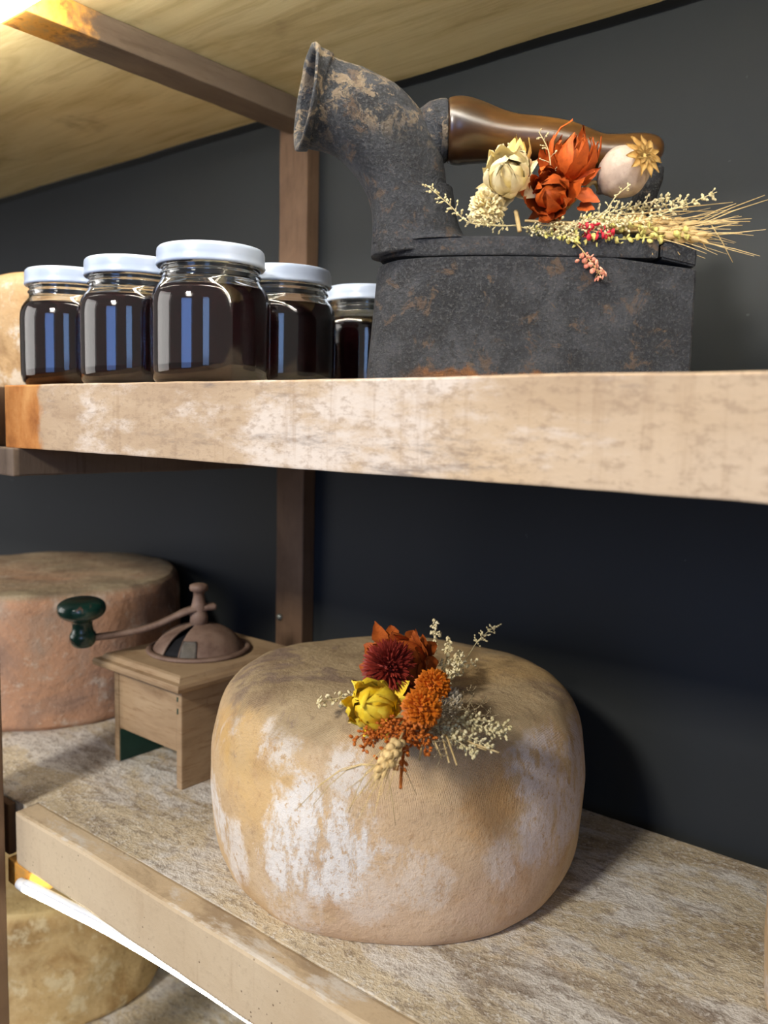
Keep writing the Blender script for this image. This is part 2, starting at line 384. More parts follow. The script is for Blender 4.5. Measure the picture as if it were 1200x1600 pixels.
def m_handle():
    t = NT('varnished_turned_wood')
    base = t.ramp(t.noise(26, 6, 0.6, 0.6, sc=(0.4, 1.5, 1.5)), [(0.28, C(36, 22, 12)), (0.5, C(78, 50, 20)), (0.72, C(116, 78, 32))])
    x, y, z = t.xyz()
    base = t.mix(t.math('MULTIPLY', t.step(t.noise(12, 4, loc=(4, 1, 1)), 0.5, 0.66), 0.7), base, C(40, 24, 14))
    base = t.mix(t.math('MULTIPLY', t.step(t.noise(220, 5, 0.7, sc=(0.15, 1, 1)), 0.55, 0.72), 0.4), base, C(40, 22, 10))
    t.set(col=base, rough=0.28, spec=0.5, coat=0.5, coatr=0.28); t.bump(t.noise(90, 4), 0.12, 0.001)
    return t.m
def m_mill():
    t = NT('aged_mill_wood')
    base = t.ramp(t.noise(16, 6, 0.6, 0.6, sc=(0.6, 0.6, 2)), [(0.3, C(128, 104, 76)), (0.5, C(160, 134, 102)), (0.75, C(178, 154, 120))])
    g = t.noise(150, 5, 0.7, sc=(0.2, 0.2, 2))
    base = t.mix(t.math('MULTIPLY', t.step(g, 0.5, 0.7), 0.5), base, C(118, 86, 54))
    base = t.mix(t.math('MULTIPLY', t.step(t.noise(20, 5, 0.7, loc=(5, 2, 2)), 0.60, 0.70), 0.6), base, C(92, 72, 52))
    t.set(col=base, rough=0.7, spec=0.25); t.bump(g, 0.3, 0.0008)
    return t.m
def m_rustmetal():
    t = NT('rusty_mill_metal')
    base = t.ramp(t.noise(40, 6, 0.65), [(0.3, C(88, 66, 54)), (0.5, C(126, 102, 86)), (0.7, C(144, 122, 104))])
    base = t.mix(t.math('MULTIPLY', t.step(t.noise(160, 5, 0.7), 0.52, 0.7), 0.5), base, C(88, 58, 44))
    t.set(col=base, rough=0.62, spec=0.4); t.bump(t.noise(220, 4, 0.7), 0.3, 0.0008)
    return t.m
def m_greenknob():
    t = NT('chipped_green_paint')
    c = t.step(t.noise(55, 5, 0.65), 0.60, 0.66)
    t.set(col=t.mix(c, t.ramp(t.noise(30, 3), [(0.3, C(16, 48, 42)), (0.7, C(34, 84, 70))]), C(120, 92, 78)), rough=0.25, spec=0.5, coat=0.4, coatr=0.15)
    return t.m
def m_glass():
    t = NT('clear_jar_glass'); t.set(col=(0.97, 0.985, 0.98, 1), rough=0.0, trans=1.0, ior=1.5); return t.m
def m_led(name, col, e):
    t = NT(name); t.set(col=(0.9, 0.9, 0.85, 1), emis=col, emist=e, rough=0.5); return t.m
def m_petal(name, a, b, vein=None, rough=0.6):
    t = NT(name)
    base = t.ramp(t.noise(70, 5, 0.6), [(0.3, a), (0.7, b)])
    g = t.noise(420, 4, 0.7)
    base = t.mix(t.math('MULTIPLY', t.step(g, 0.5, 0.7), 0.4), base, vein or a)
    t.set(col=base, rough=rough, spec=0.3); t.bump(g, 0.3, 0.0006)
    return t.m

M = {}
M['plank'], M['plank_rust'] = m_plank_pair()
M['top'] = m_shelf_top(); M['edge'] = m_edge(); M['ply'] = m_ply(); M['wall'] = m_wall()
M['beam'] = m_beam('brown_cross_beam_wood', C(98, 84, 72), C(126, 110, 95), C(80, 68, 57), True)
M['beam_plain'] = m_beam('brown_beam_wood', C(98, 84, 72), C(126, 110, 95), C(80, 68, 57))
M['post'] = m_beam('reddish_brown_post_wood', C(94, 73, 57), C(117, 93, 73), C(76, 58, 45))
M['iron'] = m_iron(); M['handle'] = m_handle(); M['mill'] = m_mill(); M['rmetal'] = m_rustmetal(); M['green'] = m_greenknob()
M['glass'] = m_glass()
M['preserve'] = NT('dark_berry_preserve').set(col=(0.016, 0.0036, 0.0040, 1), rough=0.08, spec=0.5).m
M['lid'] = simple('white_enamelled_lid', C(178, 192, 214), 0.28, 0.02, 20, 0.5, 0.02)
M['chz'] = m_cheese_main()
M['chz_brown'] = m_cheese('pinkish_brown_rind', [C(128, 102, 86), C(174, 140, 116), C(200, 154, 120), C(184, 160, 138)], C(214, 194, 172), [C(120, 104, 84), C(172, 156, 126)], 0.147, 3.0)
M['chz_pale'] = m_cheese('cream_rind_with_bloom', [C(140, 108, 72), C(186, 154, 112), C(196, 170, 134), C(176, 142, 98)], C(206, 196, 180), [C(164, 128, 84), C(192, 158, 108)], 0.115, 7.0, 0.5)
M['chz_gold'] = m_cheese('golden_mottled_rind', [C(140, 108, 66), C(184, 152, 102), C(206, 178, 128), C(170, 134, 84)], C(222, 206, 166), [C(170, 144, 96), C(206, 182, 130)], 0.150, 11.0, 0.52)
M['screw'] = simple('zinc_screw', C(150, 156, 150), 0.35, 0.1, 90, 0.5, 0.1, metal=0.8)
M['greenwood'] = simple('dark_green_paint', C(34, 66, 54), 0.5, 0.2, 40)
M['dark'] = simple('near_black', C(20, 20, 22), 0.8, 0.2, 80)
M['led_warm'] = m_led('glowing_led_strip', (1.0, 0.95, 0.84, 1), 36)
M['led_low'] = m_led('glowing_led_strip_below', (1.0, 0.97, 0.76, 1), 26)
M['white_plastic'] = simple('white_plastic_housing', C(222, 224, 226), 0.4, 0.02, 30, 0.4, 0.02)
M['floor'] = simple('grey_shop_floor', C(64, 58, 52), 0.6, 0.2, 6)

# ------------------------------------------------------------------ setting
ZS, ZSB, ZL, ZLB, ZC, ZB = 0.0221, -0.0276, -0.3351, -0.3820, 0.3273, -0.692
YF, YR, YW = 0.340, 0.6703, 0.690
b = bbox(-7, 7, YW, YW+0.08, 0, Z0+1.3, 0)
tag(link('wall_back', b, M['wall']), 'charcoal painted wall behind the wooden shelves', kind='structure')
b = bbox(-7, 7, -9, YW, -0.06, 0, 0)
tag(link('floor', b, M['floor']), 'grey floor below the shelving', kind='structure')

# ------------------------------------------------------------------ shelving unit
rack = empty('shelving_unit', (0, 0, 0))
tag(rack, 'worn timber shelving unit with brown posts against the charcoal wall', 'shelving')
def part(name, bm, mat, parent, smooth=False, label=None):
    o = link(name, bm, mat, parent, smooth)
    if label: o['label'] = label
    return o
XL, XR = -0.6735, 0.75
PY = 0.040
# middle shelf
part('front_plank', worn_bar(XL, XR, YF, YF+PY, Z0+ZSB, Z0+ZS, 0.0006, 90, 0.0012, 1), M['plank_rust'], rack, label='pale worn front plank with a rust-brown stained end')
part('shelf_board', bbox(-1.5, XR, YF+PY+0.0008, YR, Z0+ZSB, Z0+ZS, 0.001), M['top'], rack)
# lower shelf
part('front_plank', worn_bar(XL, XR, YF, YF+0.022, Z0+ZLB, Z0+ZL, 0.0009, 90, 0.003, 2), M['edge'], rack, label='smooth pale front plank with small pits')
part('shelf_board', bbox(-1.5, -0.6738, 0.3510, YR, Z0+ZLB, Z0+ZL, 0.0008), M['top'], rack)
part('shelf_board', bbox(-0.6735, XR, YF+0.0221, YR, Z0+ZLB, Z0+ZL, 0.0003), M['top'], rack)
# bottom shelf
part('front_plank', worn_bar(XL, XR, YF, YF+PY, Z0+ZB-0.047, Z0+ZB, 0.0009, 40, 0.003, 3), M['edge'], rack)
part('shelf_board', bbox(-1.5, XR, YF+PY+0.0003, YR, Z0+ZB-0.047, Z0+ZB, 0.0008), M['top'], rack)
# top shelf: plywood sheets meeting over the cross beam
part('front_plank', worn_bar(-1.5, XR, YF-0.036, YF-0.001, Z0+ZC+0.001, Z0+ZC+0.05, 0.0006, 40, 0.0012, 4), M['plank'], rack)
part('shelf_board', worn_bar(-0.668, XR, YF, YR, Z0+ZC, Z0+ZC+0.018, 0.0012, 70, 0.0008, 5), M['ply'], rack, label='plywood underside of the top shelf')
part('shelf_board', worn_bar(-1.9, -0.669, YF, YR-0.002, Z0+ZC, Z0+ZC+0.018, 0.0012, 60, 0.0008, 6), M['ply'], rack, label='plywood underside of the top shelf')
# cross beams, running front to back under each shelf
for zt, y0 in ((ZC, 0.3515), (ZSB, 0.3345), (ZLB, 0.3405), (ZB-0.047, 0.3345)):
    part('cross_beam', worn_bar(-0.689, -0.651, y0, YR, Z0+zt-0.0225, Z0+zt-0.0002, 0.0008, 30, 0.0015, 7+zt, 1), M['beam'] if zt in (ZC, ZLB) else M['beam_plain'], rack)
# planks of the neighbouring bay, set back behind the front post
for z0_, z1_ in ((ZSB, ZS), (ZLB, ZL)):
    part('front_plank', worn_bar(-1.5, -0.6905, 0.3430, 0.3500, Z0+z0_, Z0+z1_-0.0010, 0.0003, 40, 0.0015, 12), M['post'], rack)
# rear post and front post
FX = at(9, 1340, Y=0.332).x
pst = part('post', worn_bar(-0.7055, -0.663, YR+0.0005, YW-0.0005, 0.0, Z0+ZC-0.001, 0.0005, 60, 0.0012, 9, 2), M['post'], rack, label='reddish brown rear post')
part('post', worn_bar(-0.735, FX, 0.320, 0.332, 0.0, Z0+ZS, 0.0005, 60, 0.0015, 10, 2), M['post'], rack, label='brown front post')
p = at(437, 964, Y=YR)
bm = bmesh.new(); lathe(bm, [(0, 0.0032), (0.0020, 0.0030), (0.0036, 0.0018), (0.0040, 0), (0.0040, -0.001)], 16, p, axis=(0, -1, 0))
link('screw', bm, M['screw'], pst, True)

# ------------------------------------------------------------------ LED strip lights
def led(name, pts, r, mat, label, clips=(), clip_h=0.01):
    root = empty(name, pts[len(pts)//2])
    inv = -Vector(pts[len(pts)//2])
    bm = bmesh.new(); tube(bm, [Vector(p)+inv for p in smooth_path(pts, 6)], r, 12); link('light_tube', bm, mat, root, True)
    bm = bmesh.new()
    P = [Vector(p)+inv for p in smooth_path(pts, 6)]
    tube(bm, [p+Vector((0, 0, r*0.9)) for p in P], r*0.75, 8); link('housing', bm, M['white_plastic'], root, True)
    for e in (P[0], P[-1]):
        s = -1 if e is P[0] else 1
        bm = bmesh.new(); tube(bm, [e, e+Vector((s*0.010, 0, 0))], r*1.12, 12); link('end_cap', bm, M['white_plastic'], root, True)
    for cx in clips:
        bm = bbox(cx-0.004, cx+0.004, -r*0.8, r*0.8, r*1.3, r*1.3+clip_h, 0.0005)
        for v in bm.verts: v.co.x += inv.x
        link('mounting_clip', bm, M['white_plastic'], root)
    tag(root, label, 'light', 'LED strips under the shelves'); return root
led('led_strip_light', [(-0.90, 0.3428, Z0+0.3085), (-0.60, 0.3428, Z0+0.3085), (-0.2, 0.3428, Z0+0.3085), (0.7, 0.3428, Z0+0.3085)], 0.0080, M['led_warm'],
    'glowing white LED tube under the front of the top shelf', (-0.55, -0.15, 0.4), 0.0072)
led('led_strip_light', [(-0.648, 0.3355, Z0-0.3935+0.0016), (-0.60, 0.341, Z0-0.3930+0.0016), (-0.52, 0.3475, Z0-0.3915+0.0016), (-0.39, 0.351, Z0-0.3905+0.0016), (0.0, 0.352, Z0-0.3900+0.0016), (0.7, 0.352, Z0-0.3900+0.0016)], 0.0042, M['led_low'],
    'glowing white LED strip sagging below the lower shelf')

# ------------------------------------------------------------------ cheeses
def cheese(name, c, R, h, prof, mat, label, seed, amp=0.003, tilt=(0, 0), group='cheese wheels on the shelves', n=112):
    bm = bmesh.new()
    pr = smooth_path([(a*R, b*h) for a, b in prof], 5)
    pr = [(max(0, a), b) for a, b in pr]; pr[0] = (0, pr[0][1]); pr[-1] = (0, pr[-1][1])
    for i in range(1, len(pr)-1): pr[i] = (max(pr[i][0], 0.002), pr[i][1])
    lathe(bm, pr, n)
    for v in bm.verts:
        q = Vector((v.co.x, v.co.y, v.co.z)); rr = math.hypot(q.x, q.y)
        d = mnoise.noise(q*14+Vector((seed, 0, 0)))*amp + mnoise.noise(q*45+Vector((0, seed, 0)))*amp*0.35
        k = min(1, q.z/(0.15*h))
        if rr > 1e-5:
            v.co.x += q.x/rr*d*min(1, rr/R*1.2); v.co.y += q.y/rr*d*min(1, rr/R*1.2)
        v.co.z += (d*0.7*k if q.z > 0.5*h else 0) + (tilt[0]*q.x/R+tilt[1]*q.y/R)*max(0, q.z/h)
    o = link(name, bm, mat, None, True, c)
    return tag(o, label, 'cheese', group)
P_MAIN = [(0, 0), (0.5, 0), (0.84, 0), (0.905, 0.02), (0.95, 0.085), (0.98, 0.2), (0.998, 0.36), (1.0, 0.48), (0.988, 0.64), (0.957, 0.79), (0.905, 0.89), (0.83, 0.952), (0.72, 0.985), (0.5, 1.0), (0.25, 1.0), (0, 0.995)]
P_DRUM = [(0, 0), (0.5, 0), (0.88, 0), (0.935, 0.015), (0.965, 0.07), (0.985, 0.3), (0.995, 0.6), (1.0, 0.86), (0.992, 0.94), (0.965, 0.985), (0.91, 1.0), (0.6, 0.985), (0.3, 0.98), (0, 0.98)]
P_PALE = [(0, 0), (0.5, 0), (0.86, 0), (0.93, 0.03), (0.97, 0.12), (1.0, 0.4), (1.0, 0.65), (0.97, 0.85), (0.90, 0.95), (0.8, 0.99), (0.5, 1.0), (0.2, 1.0), (0, 1.0)]
cheese('cheese_wheel', (-0.3935, 0.5055, Z0+ZL), 0.1430, 0.1490, P_MAIN, M['chz'], 'large tan cheese wheel with white bloom under the dried flowers', 1.0, 0.003, (0.002, -0.003))
cheese('cheese_wheel', (-0.955, 0.527, Z0+ZL), 0.158, 0.147, P_DRUM, M['chz_brown'], 'pinkish brown cheese wheel behind the coffee mill', 2.0, 0.004)
cheese('cheese_wheel', (-0.845, 0.53, Z0+ZS), 0.112, 0.118, P_PALE, M['chz_pale'], 'cream cheese wheel behind the leftmost jar', 3.0, 0.003)
cheese('cheese_wheel', (-0.95, 0.525, Z0+ZB), 0.142, 0.150, P_DRUM, M['chz_gold'], 'golden mottled cheese wheel on the bottom shelf below the light strip', 4.0, 0.004)
cheese('cheese_wheel', (0.0045, 0.535, Z0+ZL), 0.128, 0.13, P_PALE, M['chz_pale'], 'pale cheese wheel at the right edge of the lower shelf', 5.0, 0.003)

# ------------------------------------------------------------------ jars of dark preserve
def jar():
    root = empty('preserve_jar', (0, 0, 0))
    R = 0.0412
    outer = [(0, 0.0015), (R*0.55, 0.0012), (R*0.80, 0.0), (R*0.90, 0.0006), (R*0.965, 0.0035), (R*0.995, 0.0085), (R, 0.014), (R, 0.053), (R*0.992, 0.058), (R*0.965, 0.0625), (R*0.915, 0.0662), (R*0.86, 0.0690), (R*0.825, 0.0712),
             (R*0.815, 0.0735), (R*0.845, 0.0745), (R*0.845, 0.0757), (R*0.812, 0.0768), (R*0.812, 0.0778), (R*0.835, 0.0788), (R*0.835, 0.080), (R*0.80, 0.081), (R*0.80, 0.0905)]
    t = 0.0024
    inner = [(R*0.80-0.002, 0.0905), (R*0.80-0.002, 0.0735), (R*0.86-t, 0.0690-0.001), (R*0.915-t, 0.0662-0.001), (R*0.965-t, 0.0625-0.001), (R-t, 0.055), (R-t, 0.012), (R*0.93-t, 0.005), (R*0.8, 0.0035), (0, 0.004)]
    bm = bmesh.new(); lathe(bm, outer+inner, 72); bmesh.ops.recalc_face_normals(bm, faces=bm.faces[:])
    link('glass_body', bm, M['glass'], root, True)
    q = 0.0016
    cont = [(0, 0.003), (R*0.8, 0.0028), (R*0.935-q, 0.0046), (R*0.985-q, 0.009), (R-q, 0.014), (R-q, 0.053), (R*0.992-q, 0.0575), (R*0.965-q, 0.0615), (R*0.93-q, 0.0645), (R*0.9-q, 0.0652), (0, 0.0650)]
    bm = bmesh.new(); lathe(bm, cont, 64); link('preserve', bm, M['preserve'], root, True, None)
    L = 0.0372
    lid = [(L*0.985, 0.0802), (L, 0.0808), (L*1.012, 0.0816), (L, 0.0826), (L*0.995, 0.0860), (L*0.995, 0.0900), (L*0.985, 0.0918), (L*0.955, 0.0930), (L*0.92, 0.0932), (L*0.88, 0.0926), (0, 0.0926)]
    bm = bmesh.new(); lathe(bm, [(L*0.90, 0.0870), (L*0.95, 0.0806)]+lid, 64); link('lid', bm, M['lid'], root, True)
    return root
J = jar()
jars = [(-0.6545, 0.3905, 'preserve jar with white lid, the leftmost of the front row'),
        (-0.5675, 0.3905, 'preserve jar with white lid, second from left in the front row'),
        (-0.4800, 0.3920, 'preserve jar with white lid, largest in view at the row end'),
        (-0.4955, 0.4770, 'preserve jar with white lid, second of the column, behind the largest-looking jar'),
        (-0.5000, 0.5840, 'preserve jar with white lid at the back, half hidden by the iron')]
for i, (x, y, lab) in enumerate(jars):
    o = J if i == 0 else copy_tree(J)
    o.location = (x, y, Z0+ZS); o.rotation_euler = (0, 0, i*1.3)
    tag(o, lab, 'jar', 'jars of dark preserve')

# ------------------------------------------------------------------ coffee mill
mill = empty('coffee_mill', (-0.655, 0.523, Z0+ZL))
tag(mill, 'old wooden coffee mill with rusty dome and green crank knob', 'coffee mill')
def L_(x): return x
def mp(name, bm, mat, parent=mill, smooth=False):
    off = Vector((-0.655, 0.523, Z0+ZL))
    if parent is not mill: off = off*1
    for v in bm.verts: v.co -= off
    return link(name, bm, mat, parent, smooth)
zb = Z0+ZL; zt = Z0-0.241
X0, X1, Y0, Y1 = -0.7065, -0.6020, 0.4586, 0.5870
def board_panel(x0, x1, y0, y1, z0, z1, bev=0.0012): return bbox(x0, x1, y0, y1, z0, z1, bev)
lp = mp('side_panel', board_panel(X0, X0+0.0075, Y0, Y1, zb, zt), M['mill'])
rp = mp('side_panel', board_panel(X1-0.0075, X1, Y0, Y1, zb, zt), M['mill'])
# green paint left on the inner face of the side panel
mp('painted_lining', bbox(X0+0.0075, X0+0.0083, Y0+0.001, Y1-0.001, zb+0.0006, zt-0.062, 0), M['greenwood'], lp)
mp('front_panel', board_panel(X0+0.0076, X1-0.0076, Y0+0.0004, Y0+0.008, zb+0.034, zt), M['mill'])
mp('rear_panel', board_panel(X0+0.0076, X1-0.0076, Y1-0.008, Y1-0.0004, zb+0.034, zt), M['mill'])
mp('bottom_panel', board_panel(X0+0.0076, X1-0.0076, Y0+0.0085, Y1-0.0085, zb+0.036, zb+0.042, 0.0005), M['greenwood'])
# dovetail flecks of green paint at the corner joint
for k in range(2):
    zz = zt-0.010-k*0.0115
    mp('joint_fleck', bbox(X1-0.0062, X1-0.0044, Y0-0.0003, Y0+0.0005, zz-0.0030, zz+0.0012+k*0.001, 0), M['greenwood'], rp)
# stepped, moulded top board
tb = bmesh.new()
TX0, TX1, TY0, TY1 = -0.7215, -0.5880, 0.4445, 0.6010
prev = None
for ins, z in ((0.0035, zt), (0.0005, zt+0.002), (0, zt+0.005), (0.0012, zt+0.0078), (0.0062, zt+0.0084), (0.0072, zt+0.0100), (0.0085, zt+0.0122), (0.0115, zt+0.0132)):
    ring = [tb.verts.new(p) for p in ((TX0+ins, TY0+ins, z), (TX1-ins, TY0+ins, z), (TX1-ins, TY1-ins, z), (TX0+ins, TY1-ins, z))]
    if prev is None: tb.faces.new(ring[::-1])
    else:
        for i in range(4): tb.faces.new((prev[i], prev[(i+1) % 4], ring[(i+1) % 4], ring[i]))
    prev = ring
tb.faces.new(prev)
mp('top_board', tb, M['mill'])
zd = zt+0.0132
# dome: open wedge facing the front, flange ring, spindle
dc = Vector((-0.6565, 0.5215, zd)); DR = 0.0495
bm = bmesh.new(); lathe(bm, [(DR-0.004, 0), (DR, 0.0004), (DR+0.0012, 0.0018), (DR, 0.0034), (DR-0.0045, 0.0040), (DR-0.005, 0.002)], 64, dc)
mp('dome_ring', bm, M['rmetal'], smooth=True)
bm = bmesh.new()
dp = smooth_path([(DR-0.005, 0.002), (DR-0.009, 0.0085), (DR-0.016, 0.0162), (DR-0.026, 0.0222), (DR-0.037, 0.0255), (0.006, 0.0268)], 4)
NA = 96; gap_c = math.radians(-77); gw = math.radians(12)
def dome_shell(a0, a1, nseg):
    outs = []; ins = []
    for k in range(nseg+1):
        a = a0+(a1-a0)*k/nseg
        outs.append([bm.verts.new(dc+Vector((r*math.cos(a), r*math.sin(a), z))) for r, z in dp])
        ins.append([bm.verts.new(dc+Vector(((r-0.0016)*math.cos(a), (r-0.0016)*math.sin(a), z-0.0012))) for r, z in dp])
    for k in range(nseg):
        for i in range(len(dp)-1):
            bm.faces.new((outs[k][i], outs[k+1][i], outs[k+1][i+1], outs[k][i+1]))
            bm.faces.new((ins[k][i+1], ins[k+1][i+1], ins[k+1][i], ins[k][i]))
    for k in (0, nseg):
        for i in range(len(dp)-1):
            q = (outs[k][i], outs[k][i+1], ins[k][i+1], ins[k][i]); bm.faces.new(q if k == 0 else q[::-1])
dome_shell(gap_c+gw, gap_c+2*PI-gw, NA)
mp('dome', bm, M['rmetal'], smooth=True)
bm = bmesh.new(); lathe(bm, [(0, 0.0008), (DR-0.006, 0.0008), (DR-0.012, 0.007), (DR-0.022, 0.015), (0.010, 0.019), (0, 0.019)], 48, dc)  # near-black solid filling the inside of the dome
mp('dark_hopper', bm, M['dark'], smooth=True)
# sliding hatch plate, turned aside from the opening
bm = bmesh.new(); a0 = math.radians(-63); a1 = math.radians(-42)
rows = []
for k in range(7):
    a = a0+(a1-a0)*k/6
    rows.append([bm.verts.new(dc+Vector(((r+0.0012)*math.cos(a), (r+0.0012)*math.sin(a), z+0.0009))) for r, z in dp[:9]])
for k in range(6):
    for i in range(8): bm.faces.new((rows[k][i], rows[k+1][i], rows[k+1][i+1], rows[k][i+1]))
bmesh.ops.solidify(bm, geom=bm.faces[:], thickness=0.0008)
mp('hatch_plate', bm, simple('worn_grey_metal', C(132, 124, 110), 0.5, 0.2, 120, 0.4), smooth=True)
bm = bmesh.new()
lathe(bm, [(0, 0.024), (0.0085, 0.0255), (0.0088, 0.034), (0.0078, 0.037), (0.0066, 0.040), (0.0078, 0.043), (0.0066, 0.047), (0.0052, 0.054), (0.0056, 0.058), (0.0086, 0.0595), (0.0092, 0.0620), (0.0086, 0.0648), (0.005, 0.0660), (0, 0.0662)], 24, dc)
mp('spindle', bm, M['rmetal'], smooth=True)
# crank arm and knob
kb = at(130, 1004, D=0.800)
hub = dc+Vector((0, 0, 0.0415))
kd = (Vector((kb.x, kb.y, 0))-Vector((hub.x, hub.y, 0))); kd.normalize()
arm = [hub-kd*0.016+Vector((0, 0, 0.0015)), hub, hub+kd*0.014+Vector((0, 0, -0.003)), hub.lerp(kb, 0.40)+Vector((0, 0, -0.004)), hub.lerp(kb, 0.7)+Vector((0, 0, -0.002)), kb+Vector((0, 0, 0.004)), kb+kd*0.004+Vector((0, 0, 0.004))]
ap = smooth_path([tuple(p) for p in arm], 6)
bm = bmesh.new(); side = Vector((-kd.y, kd.x, 0)); prev = None
for i, p in enumerate(ap):
    p = Vector(p); wd = 0.0062 if i < 14 else 0.0048; th = 0.0024
    q = [bm.verts.new(p+side*s*wd+Vector((0, 0, t*th))) for s, t in ((-1, -1), (1, -1), (1, 1), (-1, 1))]
    if prev: 
        for k in range(4): bm.faces.new((prev[k], prev[(k+1) % 4], q[(k+1) % 4], q[k]))
    else: bm.faces.new(q[::-1])
    prev = q
bm.faces.new(prev)
bmesh.ops.bevel(bm, geom=[e for e in bm.edges if len(e.link_faces) == 2 and e.calc_face_angle(0) > 0.9], offset=0.0009, segments=2, affect='EDGES')
cr = mp('crank_arm', bm, M['rmetal'], smooth=True)
bm = bmesh.new()
kp = smooth_path([(0, -0.004), (0.0075, -0.0035), (0.0108, 0.000), (0.0122, 0.005), (0.0116, 0.0090), (0.0100, 0.0115), (0.0092, 0.017), (0.0106, 0.0215), (0.0172, 0.0250), (0.0212, 0.0290), (0.0220, 0.034), (0.0200, 0.0385), (0.0140, 0.0418), (0.006, 0.0428), (0, 0.0430)], 4)
kp = [(max(0, r), z) for r, z in kp]; kp[-1] = (0, kp[-1][1])
lathe(bm, kp, 40, kb, axis=(0.02, -0.05, 1)); mp('knob', bm, M['green'], cr, True)

# ------------------------------------------------------------------ charcoal iron
TH = math.radians(38.4)
eu = Vector((math.cos(TH), math.sin(TH), 0)); ew = Vector((-math.sin(TH), math.cos(TH), 0))
IP = at(570, 560, D=0.530); IP.z = Z0+ZS                    # nose of the near side
iron = empty('charcoal_iron', IP, TH)
tag(iron, 'old black cast iron charcoal iron with chimney and wooden handle', 'iron')
IK = 0.530/FPX
def ip(px, py, w):
    """local point of the iron: s along it, w away from its near side (metres), height"""
    P = at_plane(px, py, IP+ew*w, ew) - IP
    return Vector((P.dot(eu), P.dot(ew), P.z))
LEN = ip(1086, 480, 0).x; BW = 0.092
def outline(n=22):
    near = smooth_path([(0.0, 0.046), (0.0025, 0.036), (0.012, 0.0225), (0.032, 0.011), (0.062, 0.0035), (0.10, 0.0005), (0.15, 0.0)], 5)
    near += [(LEN-0.0016, 0.0), (LEN, 0.0016)]
    far = [(s, BW-w_) for s, w_ in near][::-1]
    return near+far[:-1]
OUT = outline()
def prism(z_levels, s0=None, s1=None, inset=None):
    bm = bmesh.new(); prev = None
    cx = LEN*0.55; cy = BW/2
    for z, g, lean in z_levels:
        ring = []
        for s, w_ in OUT:
            ss = s+lean*(1-s/LEN)
            if s0 is not None: ss = max(ss, s0)
            if s1 is not None: ss = min(ss, s1)
            d = Vector((ss-cx, w_-cy)); L = d.length
            d = d*(1-g/max(L, 0.01))
            ring.append(bm.verts.new((cx+d.x, cy+d.y, z)))
        if prev:
            k = len(ring)
            for i in range(k): bm.faces.new((prev[i], prev[(i+1) % k], ring[(i+1) % k], ring[i]))
        else: bm.faces.new(ring[::-1])
        prev = ring
    bm.faces.new(prev)
    return bm
HB = ip(640, 396, 0).z
bm = prism([(0.0, 0.0012, -0.001), (0.0015, 0, -0.001), (0.25*HB, 0, 0.0008), (0.5*HB, 0, 0.0024), (0.75*HB, 0, 0.004), (0.94*HB, 0, 0.0052), (0.99*HB, 0.0001, 0.0056), (HB, 0.0009, 0.0062)])
for v in bm.verts:
    t = v.co.x/LEN
    if v.co.z > 0.5*HB:
        v.co.z += -0.0062*max(0, (t-0.80)/0.20)**0.8*(v.co.z/HB)**2*(1 if t > 0.8 else 0) - 0.0012*max(0, (0.10-t)/0.10)
bod = link('body', bm, M['iron'], iron)
# lid plate with its seam
HL = ip(860, 370, 0.004).z
S1 = ip(1029, 400, 0).x
bm = prism([(HB+0.0009, 0.0010, 0.0062), (HB+0.0018, 0.0003, 0.0060), (HL-0.0015, 0.0003, 0.0066), (HL, 0.0014, 0.0072)], s1=S1)
for v in bm.verts:
    t = v.co.x/S1
    v.co.z += 0.0035*max(0, (0.20-t)/0.20)-0.0006*t
    if v.co.z < HB+0.004: v.co.z -= 0.0012*max(0, (0.10-t)/0.10)
link('lid', bm, M['iron'], iron)
# hinge block on the heel
sB, zB = ip(1080, 375, 0).x, ip(1050, 377, 0).z
bm = bmesh.new()
pr = [(S1+0.0016, HB+0.0002), (LEN*0.965, HB-0.003), (LEN-0.0004, HB-0.0046), (LEN-0.0004, zB-0.006), (LEN-0.0022, zB-0.0018), (LEN-0.0065, zB), (S1+0.0030, zB), (S1+0.0016, zB-0.0015)]
A = [bm.verts.new((s, 0.0004, z)) for s, z in pr]; B_ = [bm.verts.new((s, BW-0.0004, z)) for s, z in pr]
bm.faces.new(A); bm.faces.new(B_[::-1])
for i in range(len(pr)): bm.faces.new((A[(i+1) % len(pr)], A[i], B_[i], B_[(i+1) % len(pr)]))
bmesh.ops.recalc_face_normals(bm, faces=bm.faces[:])
bmesh.ops.bevel(bm, geom=[e for e in bm.edges if e.calc_face_angle(0) > 0.5], offset=0.0012, segments=2, affect='EDGES')
link('hinge_block', bm, M['iron'], iron)
# chimney
WC = 0.040
cl = [(640, 402, 60, 0), (640, 385, 60, 0), (640, 350, 59, 0), (638, 312, 60, 0), (630, 272, 64, 0), (611, 232, 68, 0), (584, 201, 69, 0), (551, 179, 67, 0), (522, 168, 66, 0), (503, 163, 68, 0), (494, 160, 72, 0), (487, 159, 75, 0), (480, 158, 77, 0)]
path = []
for px, py, r, _ in smooth_path([(a, b_, c_, d_) for a, b_, c_, d_ in cl], 4):
    P = ip(px, py, WC); path.append((P.x, P.y, P.z, r*IK*1.06))
bm = bmesh.new(); NS = 40; rings = []
def ring_at(p, t, r, dev):
    t = Vector(t).normalized(); side = Vector((0, 1, 0)); up = side.cross(t).normalized()
    t2 = (Matrix.Rotation(dev, 3, up) @ t); s2 = up.cross(t2).normalized()
    return [bm.verts.new(p+(s2*math.cos(2*PI*k/NS)+up*math.sin(2*PI*k/NS))*r) for k in range(NS)]
tang = []
for i in range(len(path)):
    a = Vector(path[max(0, i-1)][:3]); b_ = Vector(path[min(len(path)-1, i+1)][:3]); tang.append((b_-a).normalized())
